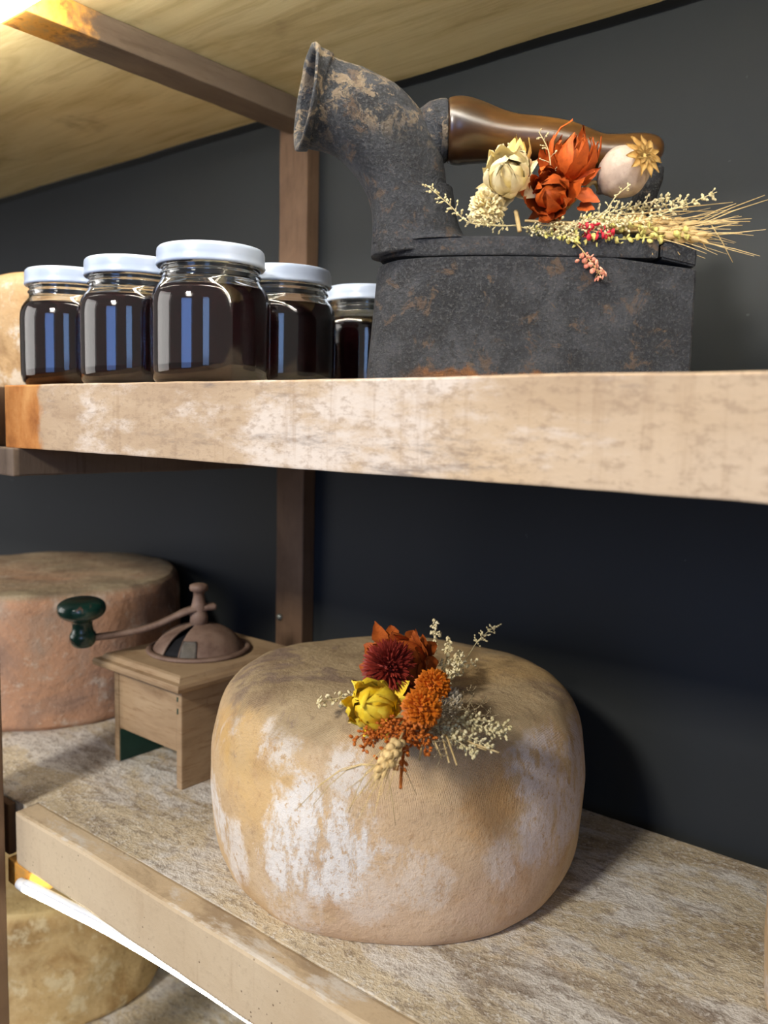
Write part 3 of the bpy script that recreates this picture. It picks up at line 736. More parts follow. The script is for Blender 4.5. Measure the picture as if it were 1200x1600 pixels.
for i, q in enumerate(path):
    f = max(0, (i-(len(path)-22))/21); rings.append(ring_at(Vector(q[:3])-Vector((0, 0.006*f*f, 0)), tang[i], q[3], 0.30*f))
end = Vector(path[-1][:3])-Vector((0, 0.006, 0)); tl = tang[-1]; re = path[-1][3]
# lip and inner wall
rings.append(ring_at(end+tl*0.0012, tl, re*0.985, 0.30))
rings.append(ring_at(end+tl*0.0012, tl, re*0.93, 0.30))
for i in range(len(path)-2, 8, -2):
    f = max(0, (i-(len(path)-22))/21); q = path[i]
    rings.append(ring_at(Vector(q[:3])-Vector((0, 0.006*f*f, 0)), tang[i], q[3]*0.88-0.0008, 0.30*f))
for a, b_ in zip(rings, rings[1:]):
    for k in range(NS): bm.faces.new((a[k], a[(k+1) % NS], b_[(k+1) % NS], b_[k]))
bm.faces.new(rings[-1]); bm.faces.new(rings[0][::-1])
for v in bm.verts: v.co += v.co.normalized()*0 + mnoise.noise_vector(v.co*70)*0.0007
# fillet into the lid
bmesh.ops.recalc_face_normals(bm, faces=bm.faces[:])
link('chimney', bm, M['iron'], iron, True)
bm = bmesh.new()
fl = smooth_path([(0.046, -0.001), (0.040, 0.0010), (0.0345, 0.0040), (0.0305, 0.0090), (0.0275, 0.017), (0.0255, 0.028), (0.0240, 0.036)], 3)
c0 = ip(648, 369, WC); c0.z = HL+0.0004
lathe(bm, fl, 40, c0)
for v in bm.verts:
    v.co.x = max(v.co.x, ip(583, 380, WC).x)
    wn = [w_ for s_, w_ in OUT if w_ < BW/2 and abs(s_-max(0, v.co.x-0.007)) < 0.008]; wl = min(wn)+0.0006 if wn else 0.001
    v.co.y = min(max(v.co.y, wl), BW-wl)
link('chimney_flange', bm, M['iron'], iron, True)
# lug holding the handle
bm = bmesh.new()
lug = smooth_path([(668, 258, 20), (674, 235, 30), (681, 212, 40), (686, 205, 46), (694, 205, 47.5), (698, 205, 46)], 3)
P = [ip(a, b_, WC) for a, b_, c_ in lug]
tube(bm, P, [c_*IK*1.03 for a, b_, c_ in lug], 32)
link('handle_lug', bm, M['iron'], iron, True)
# wooden handle
hp = smooth_path([(699, 205, 44), (702, 205, 47.5), (712, 205, 49.5), (726, 205, 49), (748, 208, 45), (775, 213, 39.5), (805, 217, 36), (845, 220.5, 35.5), (880, 225, 34), (905, 231, 31.5), (935, 240, 29.5), (965, 242, 30), (995, 242, 31.5), (1012, 243, 31), (1023, 245, 27), (1029, 247, 18), (1031, 248, 7)], 4)
P = [ip(a, b_, WC) for a, b_, c_ in hp]
bm = bmesh.new(); tube(bm, P, [c_*IK*1.05 for a, b_, c_ in hp], 36)
link('handle', bm, M['handle'], iron, True)
# rear bracket carrying the handle
bm = bmesh.new()
br = [(1017, 262), (1015, 285), (1008, 305), (1003, 325), (1003, 345), (1006, 372)]
prev = None
for i, (a, b_) in enumerate(smooth_path(br, 4)):
    c_ = ip(a, b_, WC); hw = 0.0062; hd = 0.010
    q = [bm.verts.new(c_+Vector((s*hw, t*hd, 0))) for s, t in ((-1, -1), (1, -1), (1, 1), (-1, 1))]
    if prev:
        for k in range(4): bm.faces.new((prev[k], prev[(k+1) % 4], q[(k+1) % 4], q[k]))
    else: bm.faces.new(q[::-1])
    prev = q
bm.faces.new(prev); bmesh.ops.recalc_face_normals(bm, faces=bm.faces[:])
bmesh.ops.bevel(bm, geom=[e for e in bm.edges if e.calc_face_angle(0) > 0.7], offset=0.0015, segments=2, affect='EDGES')
link('handle_bracket', bm, M['iron'], iron, True)

# ------------------------------------------------------------------ dried flowers
PM = dict(
    orange=m_petal('rust_orange_petal', C(150, 62, 14), C(206, 98, 30), C(120, 44, 10)),
    orange_b=m_petal('bright_orange_floret', C(176, 88, 12), C(222, 126, 30), C(140, 60, 8)),
    brown_o=m_petal('russet_bract', C(126, 54, 16), C(190, 96, 34), C(96, 36, 12)),
    wine=m_petal('wine_red_floret', C(110, 32, 26), C(160, 58, 42), C(84, 20, 18)),
    cream=m_petal('cream_petal', C(222, 204, 148), C(242, 232, 194), C(206, 184, 122)),
    yellow=m_petal('yellow_petal', C(240, 198, 24), C(255, 232, 84), C(234, 178, 20)),
    gold=m_petal('straw_petal', C(206, 172, 84), C(232, 206, 130), C(180, 144, 66)),
    straw=m_petal('straw_stem', C(176, 150, 98), C(214, 190, 138), C(150, 120, 74)),
    wheat=m_petal('wheat_husk', C(190, 158, 100), C(226, 200, 146), C(160, 128, 76)),
    sprig=m_petal('pale_dry_sprig', C(196, 184, 136), C(226, 214, 172), C(160, 146, 104)),
    green=m_petal('yellow_green_leaf', C(186, 178, 96), C(216, 208, 130), C(160, 152, 76)),
    grey=m_petal('grey_brown_twig', C(128, 112, 84), C(170, 154, 120), C(100, 88, 66)),
    pod=m_petal('mauve_cream_pod', C(150, 132, 120), C(188, 170, 153), C(134, 114, 106)),
    crown=m_petal('straw_crown', C(206, 166, 92), C(230, 196, 124), C(170, 126, 64)),
    pink=m_petal('pink_seed', C(206, 108, 92), C(236, 178, 150), C(190, 80, 70)),
    red=m_petal('crimson_seed', C(170, 22, 40), C(214, 52, 74), C(140, 14, 30)),
    berry=m_petal('orange_seed', C(160, 78, 18), C(206, 118, 42), C(124, 54, 10)),
    white=m_petal('greyish_white_floret', C(180, 168, 144), C(216, 208, 188), C(150, 140, 116)),
)
rnd = random.Random(5)
def frame(d, up=Vector((0, 0, 1))):
    d = Vector(d).normalized(); s = d.cross(up)
    if s.length < 1e-4: s = d.orthogonal()
    s.normalize(); return d, s, s.cross(d)
def petal_bm(base, d, up, L, W, curl=0.4, cup=0.25, point=1.6, rows=6, arc=None):
    d, s, n = frame(d, up); bm = bmesh.new(); g = []
    for i in range(rows+1):
        t = i/rows
        wd = W*(math.sin(PI*min(1, (0.08+0.92*t)**0.75))**0.8)*(1-0.25*t**point) if t < 1 else 0.02*W
        c = Vector(base)+d*(L*t*(1-0.25*abs(curl)*t))+n*(L*curl*t*t); nn = n
        if arc:
            c = Vector(base)+(d*math.sin(arc*t)+n*(1-math.cos(arc*t)))*(L/arc); nn = n*math.cos(arc*t)-d*math.sin(arc*t)
        g.append([bm.verts.new(c+s*(wd*k)+nn*(cup*wd*k*k)+Vector((rnd.uniform(-1, 1), rnd.uniform(-1, 1), rnd.uniform(-1, 1)))*W*0.11) for k in (-1, -0.5, 0, 0.5, 1)])
    for a, b_ in zip(g, g[1:]):
        for k in range(4): bm.faces.new((a[k], a[k+1], b_[k+1], b_[k]))
    return bm
def petal(name, parent, *a, mat, **k): return link(name, petal_bm(*a, **k), mat, parent, True)

def layered_flower(name, parent, c, ax, R, mat, pmat, layers, core=(0.55, 0.75), label=None):
    """bud-like strawflower: a core with rings of petals; layers = (count, open angle, length, width)"""
    ax = Vector(ax).normalized(); c = Vector(c); t1 = ax.orthogonal().normalized(); t2 = ax.cross(t1)
    bm = bmesh.new(); rot = Vector((0, 0, 1)).rotation_difference(ax).to_matrix()
    ball(bm, c+ax*R*core[1]*0.5, R*core[0], 2, (1, 1, core[1]/core[0]), rot)
    fl = link(name, bm, mat, parent, True)
    if label: fl['label'] = label
    for li, (n, ang, L, W, cu) in enumerate(layers):
        for k in range(n):
            a = 2*PI*(k+0.5*(li % 2))/n+rnd.uniform(-0.15, 0.15)
            rad = t1*math.cos(a)+t2*math.sin(a); A = ang+rnd.uniform(-0.1, 0.1)
            d = ax*math.cos(A)+rad*math.sin(A)
            base = c+rad*R*(0.10+0.03*li)-ax*R*0.05
            petal('petal', fl, base, d, ax*math.sin(A)-rad*math.cos(A)+ax*0.01, R*L*rnd.uniform(0.9, 1.12), R*W, arc=cu+rnd.uniform(-0.1, 0.1), cup=0.45, mat=pmat)
    return fl
def pompon(name, parent, c, r, mat, n=260, L=0.35, wd=0.09, core=0.72, ax=None, label=None, spread=PI):
    bm = bmesh.new(); c = Vector(c); ball(bm, c, r*core, 2)
    for i in range(n):
        z = 1-(1-math.cos(spread))*(i+0.5)/n; a = i*2.39996
        d = Vector((math.sqrt(max(0, 1-z*z))*math.cos(a), math.sqrt(max(0, 1-z*z))*math.sin(a), z))
        if ax is not None: d = Vector((0, 0, 1)).rotation_difference(Vector(ax)).to_matrix() @ d
        d = (d+Vector((rnd.uniform(-1, 1), rnd.uniform(-1, 1), rnd.uniform(-1, 1)))*0.13).normalized()
        t1 = d.orthogonal().normalized(); t2 = d.cross(t1)
        p0 = c+d*r*core*0.9; p1 = c+d*r*(1+rnd.uniform(-0.08, 0.08)); w_ = r*wd
        v = [bm.verts.new(p0+(t1*math.cos(q)+t2*math.sin(q))*w_) for q in (0, 2.09, 4.19)]
        x = [bm.verts.new(p0.lerp(p1, 0.7)+(t1*math.cos(q)+t2*math.sin(q))*w_*1.1) for q in (0, 2.09, 4.19)]
        e = bm.verts.new(p1)
        for k in range(3):
            bm.faces.new((v[k], v[(k+1) % 3], x[(k+1) % 3], x[k])); bm.faces.new((x[k], x[(k+1) % 3], e))
    o = link(name, bm, mat, parent, False); o['kind'] = 'stuff'
    if label: o['label'] = label
    return o
def sprig(name, parent, pts, mat, nb=14, blen=0.008, seed_r=0.0012, seeds=3, stem=0.0004, flat=False, spread=1.0, t0=0.25, label=None, seed_mat=None):
    """a thin stem whose side twigs end in small seeds; seeds are a mesh of their own only when coloured differently"""
    P = [Vector(p) for p in smooth_path([tuple(p) for p in pts], 8)]
    bm = bmesh.new(); tube(bm, P, [stem*(1.2-0.6*i/len(P)) for i in range(len(P))], 5)
    bs = bm if seed_mat is None else bmesh.new()
    for i in range(nb):
        t = t0+(1-t0)*(i+0.5)/nb; k = min(len(P)-2, int(t*(len(P)-1))); p = P[k]; d = (P[k+1]-P[k]).normalized()
        o1 = d.orthogonal().normalized(); o1 = Matrix.Rotation(i*2.4+rnd.uniform(-0.4, 0.4), 3, d) @ o1
        e = p+(d*0.55+o1*spread).normalized()*blen*rnd.uniform(0.6, 1.2)*(1.1-0.5*t)
        tube(bm, [p, p.lerp(e, 0.5)+d*blen*0.06, e], stem*0.55, 4)
        for s in range(seeds):
            q = p.lerp(e, 1-0.32*s)+Vector((rnd.uniform(-1, 1), rnd.uniform(-1, 1), rnd.uniform(-1, 1)))*seed_r*0.8
            rr = seed_r*rnd.uniform(0.7, 1.15)
            if flat: ball(bs, q, rr, 1, (1, 1, 0.35), Matrix.Rotation(rnd.uniform(0, 3), 3, 'X') @ Matrix.Rotation(rnd.uniform(0, 3), 3, 'Y'))
            else: ball(bs, q, rr, 1, (0.75, 0.75, 1.15), Vector((0, 0, 1)).rotation_difference((e-p).normalized()).to_matrix())
    o = link(name, bm, mat, parent, True); o['kind'] = 'stuff'
    if label: o['label'] = label
    if seed_mat is not None:
        s_ = link('seeds', bs, seed_mat, o, True); s_['kind'] = 'stuff'
    return o
KERNEL = {}
def wheat_ear(parent, base, tip, r, n=22, awn=0.05, awn_n=26, awn_spread=0.35, stem_from=None, label=None):
    base = Vector(base); tip = Vector(tip); ax = (tip-base).normalized(); L = (tip-base).length
    bm = bmesh.new(); tube(bm, ([Vector(stem_from)] if stem_from is not None else [])+[base, tip], 0.0007, 6)
    o = link('wheat_ear', bm, PM['straw'], parent, True)
    if label: o['label'] = label
    if 'k' not in KERNEL:
        b2 = bmesh.new(); lathe(b2, [(0, -0.5), (0.16, -0.40), (0.27, -0.15), (0.27, 0.08), (0.17, 0.32), (0.06, 0.5), (0, 0.58)], 8)
        me = bpy.data.meshes.new('kernel'); b2.to_mesh(me); b2.free(); me.materials.append(PM['wheat'])
        for p in me.polygons: p.use_smooth = True
        KERNEL['k'] = me
    t1 = ax.orthogonal().normalized(); t2 = ax.cross(t1)
    kl = L/n*4.2; ends = []
    for i in range(n):
        a = i*2.4; rad = t1*math.cos(a)+t2*math.sin(a); t = (i+0.3)/n
        rr = r*(0.55+0.45*math.sin(PI*min(1, 0.15+t*0.85)))
        c = base+ax*L*t+rad*rr*0.62; d = (ax+rad*0.38).normalized()
        k = bpy.data.objects.new('kernel', KERNEL['k']); COL.objects.link(k); k.parent = o
        k.matrix_local = Matrix.Translation(c) @ Vector((0, 0, 1)).rotation_difference(d).to_matrix().to_4x4() @ Matrix.Diagonal((rr*2.1, rr*2.1, kl, 1))
        ends.append((c+d*kl*0.5, d))
    bm = bmesh.new()
    for i in range(awn_n):
        p, d = ends[int(i*len(ends)/awn_n)]
        d2 = (ax+(d-ax)*awn_spread*2+Vector((rnd.uniform(-1, 1), rnd.uniform(-1, 1), rnd.uniform(-1, 1)))*awn_spread*0.35).normalized()
        LL = awn*rnd.uniform(0.55, 1.1); q = p+d2*LL*0.5+Vector((0, 0, rnd.uniform(-1, 1)))*LL*0.04
        tube(bm, [p, q, p+d2*LL], [0.00032, 0.00026, 0.00012], 4)
    a_ = link('awns', bm, PM['straw'], o, False); a_['kind'] = 'stuff'
    return o
def stem(parent, pts, r, mat, name='stem'):
    bm = bmesh.new(); tube(bm, smooth_path([tuple(p) for p in pts], 5), r, 6); return link(name, bm, mat, parent, True)

# --- posy on the iron lid
PB = ip(870, 366, 0.022)
posy = empty('dried_flower_posy', IP+eu*PB.x+ew*PB.y+Vector((0, 0, HL)), TH)
tag(posy, 'dried flower posy with poppy pod and wheat lying on the iron', 'dried flowers', 'dried flower posies')
PO = Vector((PB.x, PB.y, HL))
def q_(px, py, w): return ip(px, py, w)-PO
CF = (Vector((0.0, -1, 0.12))).normalized()                 # faces the room
lf = layered_flower('strawflower', posy, q_(796, 288, 0.012), (-0.25, -0.95, 0.22), 0.0150, PM['cream'], PM['cream'],
    [(6, 1.25, 2.35, 0.50, 2.45), (7, 1.3, 2.1, 0.50, 2.05), (7, 1.4, 1.7, 0.46, 1.5), (5, 1.6, 1.15, 0.40, 0.4)], core=(0.62, 0.95), label='cream strawflower')
pompon('strawflower', posy, q_(762, 323, 0.010), 0.0118, PM['cream'], 190, 0.4, 0.13, 0.62, ax=(-0.3, -0.9, 0.3), label='small cream strawflower')
layered_flower('strawflower', posy, q_(800, 270, 0.020), (0.1, -0.4, 0.9), 0.012, PM['gold'], PM['gold'], [(6, 1.1, 2.0, 0.5, 1.9), (5, 1.2, 1.3, 0.45, 0.6)], label='straw coloured strawflower')
# two papery orange flowers
def papery(name, c, ax, R, n=14, label=None):
    ax = Vector(ax).normalized(); bm = bmesh.new(); rot = Vector((0, 0, 1)).rotation_difference(ax).to_matrix()
    ball(bm, Vector(c)+ax*R*0.3, R*0.5, 2, (1, 1, 1.35), rot)
    f = link(name, bm, PM['orange'], posy, True)
    if label: f['label'] = label
    t1 = ax.orthogonal().normalized(); t2 = ax.cross(t1)
    for li, (cnt, A0, LL, WW, CU) in enumerate([(6, 1.1, 2.3, 0.40, 2.1), (8, 1.15, 2.15, 0.40, 1.8), (9, 1.2, 1.85, 0.38, 1.35), (7, 1.4, 1.4, 0.32, 0.4)]):
        for k in range(cnt):
            a = 2*PI*(k+0.4*li)/cnt+rnd.uniform(-0.2, 0.2); rad = t1*math.cos(a)+t2*math.sin(a); A = A0+rnd.uniform(-0.12, 0.12)
            d = ax*math.cos(A)+rad*math.sin(A)
            petal('petal', f, Vector(c)+rad*R*0.12, d, ax*math.sin(A)-rad*math.cos(A), R*LL*rnd.uniform(0.8, 1.2), R*WW, arc=CU+rnd.uniform(-0.3, 0.25), cup=rnd.uniform(-0.1, 0.5), point=1.1, mat=PM['orange'])
    return f
papery('papery_flower', q_(864, 312, 0.016), (-0.35, -0.92, 0.02), 0.0155, label='rust orange papery flower')
papery('papery_flower', q_(884, 288, 0.020), (0.12, -0.35, 0.9), 0.0165, label='rust orange papery flower')
for (px, py, ex, ey, W) in [(905, 285, 940, 262, 0.0042), (900, 300, 938, 318, 0.0052), (905, 320, 930, 330, 0.0045), (850, 260, 842, 232, 0.004), (900, 262, 910, 214, 0.0055), (878, 250, 866, 224, 0.0045), (850, 330, 862, 352, 0.005)]:
    A = q_(px, py, 0.010); B2 = q_(ex, ey, 0.004)
    petal('petal', posy, A, B2-A, (0, -1, 0.1), (B2-A).length, W, curl=0.12, cup=0.3, point=1.1, mat=PM['orange'])
# poppy pod
pc = q_(974, 269, 0.006); pa = Vector((0.40, -0.88, 0.26)).normalized(); PS = 1.18
bm = bmesh.new()
pp_ = smooth_path([(0.0012, -0.0215), (0.0030, -0.0175), (0.0052, -0.0150), (0.0058, -0.0128), (0.0092, -0.0100), (0.0122, -0.004), (0.0128, 0.0015), (0.0112, 0.007), (0.0080, 0.0105), (0.0060, 0.0125), (0.0055, 0.0150)], 4)
lathe(bm, [(r_*PS, z_*PS) for r_, z_ in [(0, -0.0215)]+pp_+[(0, 0.0150)]], 40, pc, axis=pa)
for v in bm.verts:
    d = v.co-pc; zz = d.dot(pa); rr = d-pa*zz
    if rr.length > 1e-5:
        t1 = pa.orthogonal().normalized(); an = math.atan2(rr.dot(pa.cross(t1)), rr.dot(t1))
        v.co += rr.normalized()*(0.0003*math.sin(an*10)*min(1, rr.length/0.01))
pod = link('poppy_pod', bm, PM['pod'], posy, True)
bm = bmesh.new(); cc = pc+pa*0.0158*PS; t1 = pa.orthogonal().normalized(); t2 = pa.cross(t1)
lathe(bm, [(0, 0.0008), (0.004, 0.0006), (0.0065, -0.0002), (0.0065, -0.0014), (0, -0.0012)], 24, cc, axis=pa)
crown = link('crown', bm, PM['crown'], pod, True)
for k in range(11):
    a = 2*PI*k/11; rad = t1*math.cos(a)+t2*math.sin(a)
    b2 = petal_bm(cc+rad*0.0012+pa*0.0006, rad, pa, 0.0125, 0.0034, curl=-0.06, cup=0.45, point=0.2, rows=6)
    bmesh.ops.solidify(b2, geom=b2.faces[:], thickness=0.0006)
    me_o = link('crown_ray', b2, PM['crown'], pod, True)
stem(posy, [pc-pa*0.024, q_(925, 285, 0.012), q_(890, 320, 0.018), q_(858, 352, 0.022)], 0.0013, PM['straw'])
# wheat and grasses towards the right
wheat_ear(posy, q_(948, 352, 0.012), q_(1085, 354, 0.006), 0.0062, 30, 0.034, 34, 0.25, q_(860, 345, 0.018), label='wheat ear')
wheat_ear(posy, q_(1000, 362, 0.004), q_(1108, 372, 0.000), 0.0046, 22, 0.030, 24, 0.35, q_(880, 352, 0.012), label='wheat ear')
bm = bmesh.new()
for (x0, y0, x1, y1) in [(1090, 350, 1195, 305), (1092, 352, 1200, 312), (1090, 345, 1150, 318), (1100, 352, 1172, 346), (1105, 358, 1160, 352), (1112, 352, 1145, 410), (1010, 372, 1020, 398), (1040, 372, 1062, 398), (1090, 370, 1104, 390), (980, 338, 1145, 316), (960, 336, 1120, 330)]:
    A = q_(x0, y0, 0.004); B2 = q_(x1, y1, 0.000); tube(bm, [A, A.lerp(B2, 0.5)+Vector((0, 0, 0.001)), B2], [0.0004, 0.00035, 0.0002], 5)
o = link('grass_blades', bm, PM['straw'], posy, True); o['kind'] = 'stuff'
sprig('leafy_sprig', posy, [q_(880, 366, 0.006), q_(930, 374, 0.002), q_(1000, 372, 0.000), q_(1078, 362, -0.002)], PM['green'], 26, 0.0042, 0.0024, 2, 0.00045, True, 1.0, 0.1, label='yellow green sprig with round seed leaves')
sprig('leafy_sprig', posy, [q_(905, 340, 0.006), q_(960, 350, 0.000), q_(1030, 356, -0.002)], PM['green'], 24, 0.0042, 0.0017, 2, 0.0004, True, 1.0, 0.1)
sprig('leafy_sprig', posy, [q_(830, 356, 0.010), q_(868, 372, 0.002), q_(905, 378, 0.000)], PM['green'], 18, 0.0042, 0.0018, 2, 0.0004, True, 1.0, 0.1)
for pts in ([q_(900, 350, 0.01), q_(960, 330, 0.006), q_(1048, 308, 0.004)], [q_(900, 345, 0.012), q_(990, 332, 0.01), q_(1075, 312, 0.01)], [q_(910, 350, 0.0), q_(1000, 345, -0.004), q_(1120, 300, -0.004)],
            [q_(880, 350, 0.005), q_(930, 345, 0.0), q_(985, 345, -0.002)], [q_(840, 350, 0.004), q_(890, 356, 0.0), q_(950, 350, -0.002)], [q_(800, 352, 0.01), q_(850, 362, 0.004), q_(900, 372, 0.0)]):
    sprig('dry_sprig', posy, pts, PM['sprig'], 34, 0.0062, 0.0010, 4, 0.00035)
sprig('dry_sprig', posy, [q_(790, 352, 0.010), q_(735, 348, 0.004), q_(700, 318, 0.000), q_(665, 288, -0.002)], PM['sprig'], 22, 0.0065, 0.0009, 3, 0.0004)
sprig('dry_sprig', posy, [q_(810, 352, 0.008), q_(770, 352, 0.000), q_(732, 340, -0.004)], PM['sprig'], 18, 0.0060, 0.0008, 3, 0.0004)
sprig('dry_sprig', posy, [q_(840, 290, 0.010), q_(815, 245, 0.006), q_(790, 235, 0.004)], PM['sprig'], 8, 0.006, 0.0007, 2, 0.0004)
sprig('dry_sprig', posy, [q_(862, 300, 0.010), q_(858, 240, 0.002), q_(842, 206, 0.000)], PM['sprig'], 8, 0.006, 0.0007, 2, 0.0004)
sprig('dry_sprig', posy, [q_(940, 345, 0.004), q_(960, 310, -0.004), q_(985, 288, -0.010)], PM['sprig'], 10, 0.0045, 0.0007, 2, 0.0004)
sprig('berry_sprig', posy, [q_(880, 348, 0.006), q_(915, 358, 0.000), q_(955, 366, -0.004)], PM['straw'], 12, 0.0045, 0.0024, 2, 0.0004, True, 1.0, 0.3, 'crimson seed sprig', PM['red'])
sprig('berry_sprig', posy, [q_(872, 352, 0.006), q_(905, 385, -0.002), q_(925, 412, -0.004), q_(938, 430, -0.003)], PM['straw'], 14, 0.0060, 0.0019, 2, 0.0004, True, 1.0, 0.40, 'pink seed sprig hanging over the body', PM['pink'])
for (x0, y0, x1, y1, r) in [(862, 336, 930, 402, 0.0006), (868, 340, 938, 396, 0.0006), (858, 345, 915, 392, 0.0006), (820, 345, 925, 350, 0.0008), (806, 330, 812, 362, 0.0014)]:
    stem(posy, [q_(x0, y0, 0.010), q_((x0+x1)/2, (y0+y1)/2, 0.005), q_(x1, y1, 0.003)], r, PM['straw'] if r < 0.002 else PM['grey'])

# --- posy on the large cheese
ZT = ZL+0.1485
pc0 = at(640, 1120, Z=ZT)
posy2 = empty('dried_flower_posy', pc0)
tag(posy2, 'orange and yellow dried flower posy lying on the large cheese wheel', 'dried flowers', 'dried flower posies')
def k_(px, py, h): return at(px, py, Z=ZT+h)-pc0
vd = (CAM-pc0).normalized()                                  # towards the room
def up_(a=0.6, side=0.0): return (vd*a+Vector((0, 0, 1))*(1-a)+Vector((0.775, 0.632, 0))*side).normalized()
# large russet head: bracts round a wine-red tuft
c = k_(630, 1040, 0.026); ax = up_(0.60, -0.45)
bm = bmesh.new(); ball(bm, c, 0.0168, 3, (1, 1, 1)); head = link('thistle_flower', bm, PM['brown_o'], posy2, True); head['label'] = 'large russet flower with wine-red tuft'
t1 = ax.orthogonal().normalized(); t2 = ax.cross(t1)
for li, (n, A0, LL, WW) in enumerate([(10, 0.9, 0.0130, 0.0048), (13, 1.25, 0.0135, 0.0052), (14, 1.65, 0.0130, 0.0055), (12, 2.1, 0.0120, 0.0055)]):
    for k in range(n):
        a = 2*PI*(k+0.5*li)/n+rnd.uniform(-0.2, 0.2); rad = t1*math.cos(a)+t2*math.sin(a)
        o_ = ax*math.cos(A0)+rad*math.sin(A0); tg = (ax-o_*ax.dot(o_)).normalized()
        petal('bract', head, c+o_*0.0155-tg*0.005, tg*0.8+o_*rnd.uniform(0.15, 0.75), o_*0.8-tg*0.3, LL*rnd.uniform(0.75, 1.25), WW, curl=rnd.uniform(-0.2, 0.25), cup=rnd.uniform(-0.1, 0.5), point=0.9, mat=PM['brown_o'])
for (x, y, ex, ey) in [(598, 1010, 588, 978), (612, 1005, 611, 980), (640, 1005, 648, 986), (660, 1020, 678, 1008), (664, 1040, 682, 1034), (590, 1020, 572, 1010), (585, 1045, 565, 1040)]:
    A = k_(x, y, 0.030); B2 = k_(ex, ey, 0.036 if ey < 1000 else 0.029)
    petal('bract', head, A, B2-A, vd, (B2-A).length*1.1, 0.0062, curl=0.05, cup=0.3, point=0.8, mat=PM['brown_o'])
pompon('tuft', head, k_(609, 1043, 0.031), 0.0185, PM['wine'], 300, 0.5, 0.045, 0.5, ax=ax, spread=1.75)
# yellow strawflower
layered_flower('strawflower', posy2, k_(594, 1108, 0.016), up_(0.92, -0.32), 0.0160, PM['yellow'], PM['yellow'],
    [(6, 1.25, 2.35, 0.50, 2.5), (7, 1.3, 2.15, 0.52, 2.15), (7, 1.4, 1.75, 0.46, 1.6)], core=(0.62, 0.95), label='yellow strawflower')
for k in range(10):
    A = k_(594, 1100, 0.011); a = 2*PI*k/10; n_ = up_(0.75, -0.25); t1 = n_.orthogonal().normalized(); t2 = n_.cross(t1)
    d = t1*math.cos(a)+t2*math.sin(a)
    petal('petal', posy2, A+d*0.006, d+n_*0.12, n_, 0.0175*rnd.uniform(0.85, 1.2), 0.0058, curl=0.1, cup=0.3, point=1.0, mat=PM['gold'] if k % 3 == 0 else PM['yellow'])
pompon('button_flower', posy2, k_(676, 1072, 0.026), 0.0112, PM['orange_b'], 230, 0.4, 0.10, 0.66, label='small orange button flower')
pompon('button_flower', posy2, k_(659, 1106, 0.027), 0.0118, PM['orange_b'], 230, 0.4, 0.10, 0.66, label='small orange button flower')
pompon('button_flower', posy2, k_(698, 1096, 0.015), 0.0105, PM['white'], 150, 0.4, 0.14, 0.6, label='greyish white everlasting flower')
# orange seed sprays
core = k_(640, 1122, 0.014)
for (x, y, h) in [(566, 1172, 0.005), (580, 1150, 0.010), (640, 1150, 0.012), (618, 1160, 0.010), (575, 1160, 0.007), (592, 1190, 0.003), (552, 1158, 0.006), (610, 1180, 0.006), (625, 1205, 0.004), (632, 1178, 0.008), (668, 1178, 0.005), (672, 1160, 0.008), (650, 1165, 0.009), (600, 1150, 0.011)]:
    e = k_(x, y, h); sprig('seed_spray', posy2, [core, core.lerp(e, 0.5)+Vector((0, 0, 0.004)), e], PM['berry'], 16, 0.0050, 0.0013, 2, 0.0004, False, 1.0, 0.45)
stem(posy2, [k_(630, 1180, 0.006), k_(627, 1210, 0.0008), k_(626, 1232, -0.004)], 0.0009, PM['berry'])
# wheat ear with awns trailing to the left
wheat_ear(posy2, k_(624, 1158, 0.015), k_(590, 1212, 0.007), 0.0046, 22, 0.030, 16, 0.25, core, label='wheat ear')
bm = bmesh.new()
for (x, y, h) in [(462, 1266, -0.022), (470, 1258, -0.020), (486, 1262, -0.021), (545, 1270, -0.026), (618, 1290, -0.030), (650, 1240, -0.010)]:
    A = k_(596, 1196, 0.004); B2 = k_(x, y, h)
    ds = [A.lerp(B2, t)+Vector((0, 0, 0.009*math.sin(PI*t))) for t in (0, 0.25, 0.5, 0.75, 1)]
    tube(bm, ds, [0.0003, 0.0003, 0.00028, 0.00024, 0.00016], 5)
o = link('awns', bm, PM['straw'], posy2, True); o['kind'] = 'stuff'
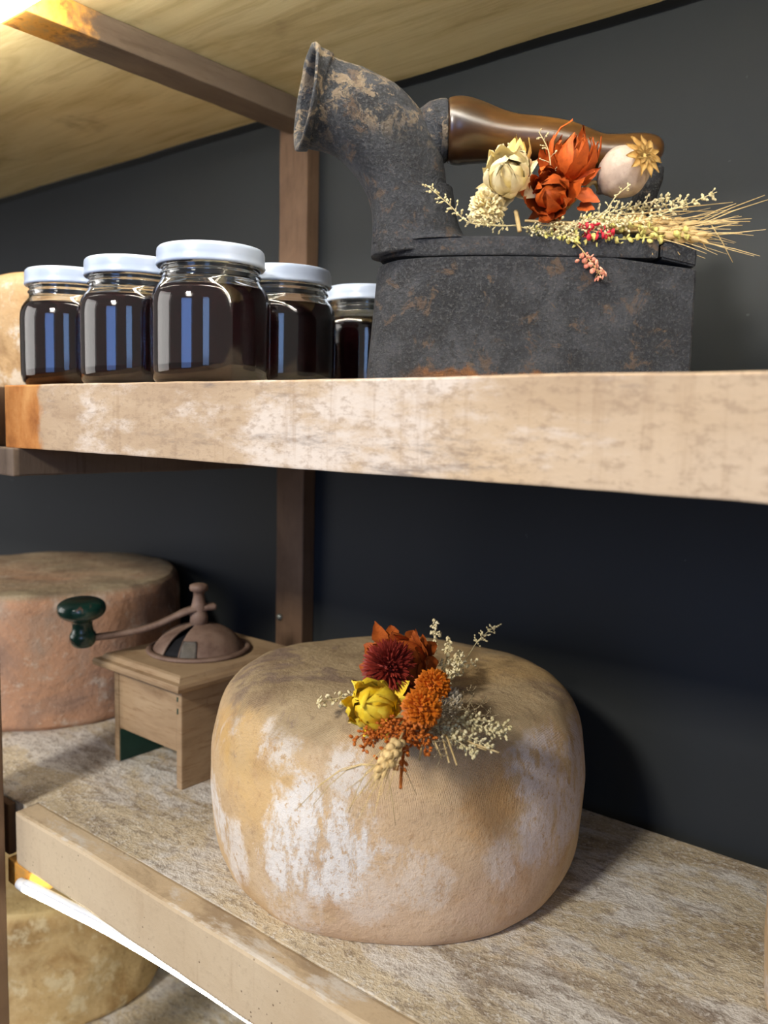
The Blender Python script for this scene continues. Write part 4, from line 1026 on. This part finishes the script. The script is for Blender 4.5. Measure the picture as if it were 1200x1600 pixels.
# pale sprigs
for pts in ([core, k_(672, 1030, 0.024), k_(682, 970, 0.034)], [core, k_(690, 1050, 0.022), k_(704, 1000, 0.028)], [core, k_(700, 1060, 0.02), k_(715, 1030, 0.024)],
            [core, k_(700, 1065, 0.018), k_(722, 1020, 0.022)]):
    sprig('cream_sprig', posy2, pts, PM['cream'], 16, 0.0065, 0.0016, 3, 0.0004, True, 0.8, 0.55)
sprig('cream_sprig', posy2, [core, k_(720, 1040, 0.018), k_(748, 1000, 0.026), k_(775, 978, 0.030)], PM['sprig'], 18, 0.0075, 0.0009, 3, 0.00035, False, 0.9, 0.6)
sprig('cream_sprig', posy2, [core, k_(700, 1055, 0.014), k_(745, 1035, 0.010)], PM['cream'], 14, 0.005, 0.0012, 2, 0.00035, True, 0.9, 0.5)
sprig('leafy_sprig', posy2, [k_(590, 1105, 0.010), k_(545, 1090, 0.010), k_(495, 1098, 0.010)], PM['cream'], 20, 0.005, 0.0019, 2, 0.0004, True, 0.9, 0.1)
for (x, y, h) in [(800, 1136, 0.004), (778, 1142, 0.006), (792, 1150, 0.003), (770, 1170, 0.002), (745, 1180, 0.001), (712, 1150, 0.008)]:
    e = k_(x, y, h); sprig('cream_sprig', posy2, [core, core.lerp(e, 0.5)+Vector((0, 0, 0.003)), e], PM['sprig'], 18, 0.0055, 0.0013, 3, 0.00035, False, 0.9, 0.5)
for (x, y, h) in [(740, 1080, 0.012), (760, 1100, 0.010), (770, 1120, 0.008), (750, 1130, 0.010), (735, 1110, 0.014), (720, 1140, 0.008), (730, 1165, 0.003), (705, 1170, 0.004), (690, 1185, 0.002)]:
    e = k_(x, y, h); sprig('twig', posy2, [core, core.lerp(e, 0.5)+Vector((0, 0, 0.004)), e], PM['grey'], 22, 0.009, 0.0006, 2, 0.0004, False, 1.0, 0.3)
for (x0, y0, x1, y1) in [(688, 1140, 702, 1192), (698, 1150, 714, 1196), (676, 1150, 690, 1185), (660, 1160, 655, 1188), (640, 1130, 760, 1172), (650, 1130, 780, 1176)]:
    stem(posy2, [k_(x0, y0, 0.009), k_((x0+x1)/2, (y0+y1)/2, 0.006), k_(x1, y1, 0.0015)], 0.0006, PM['straw'])
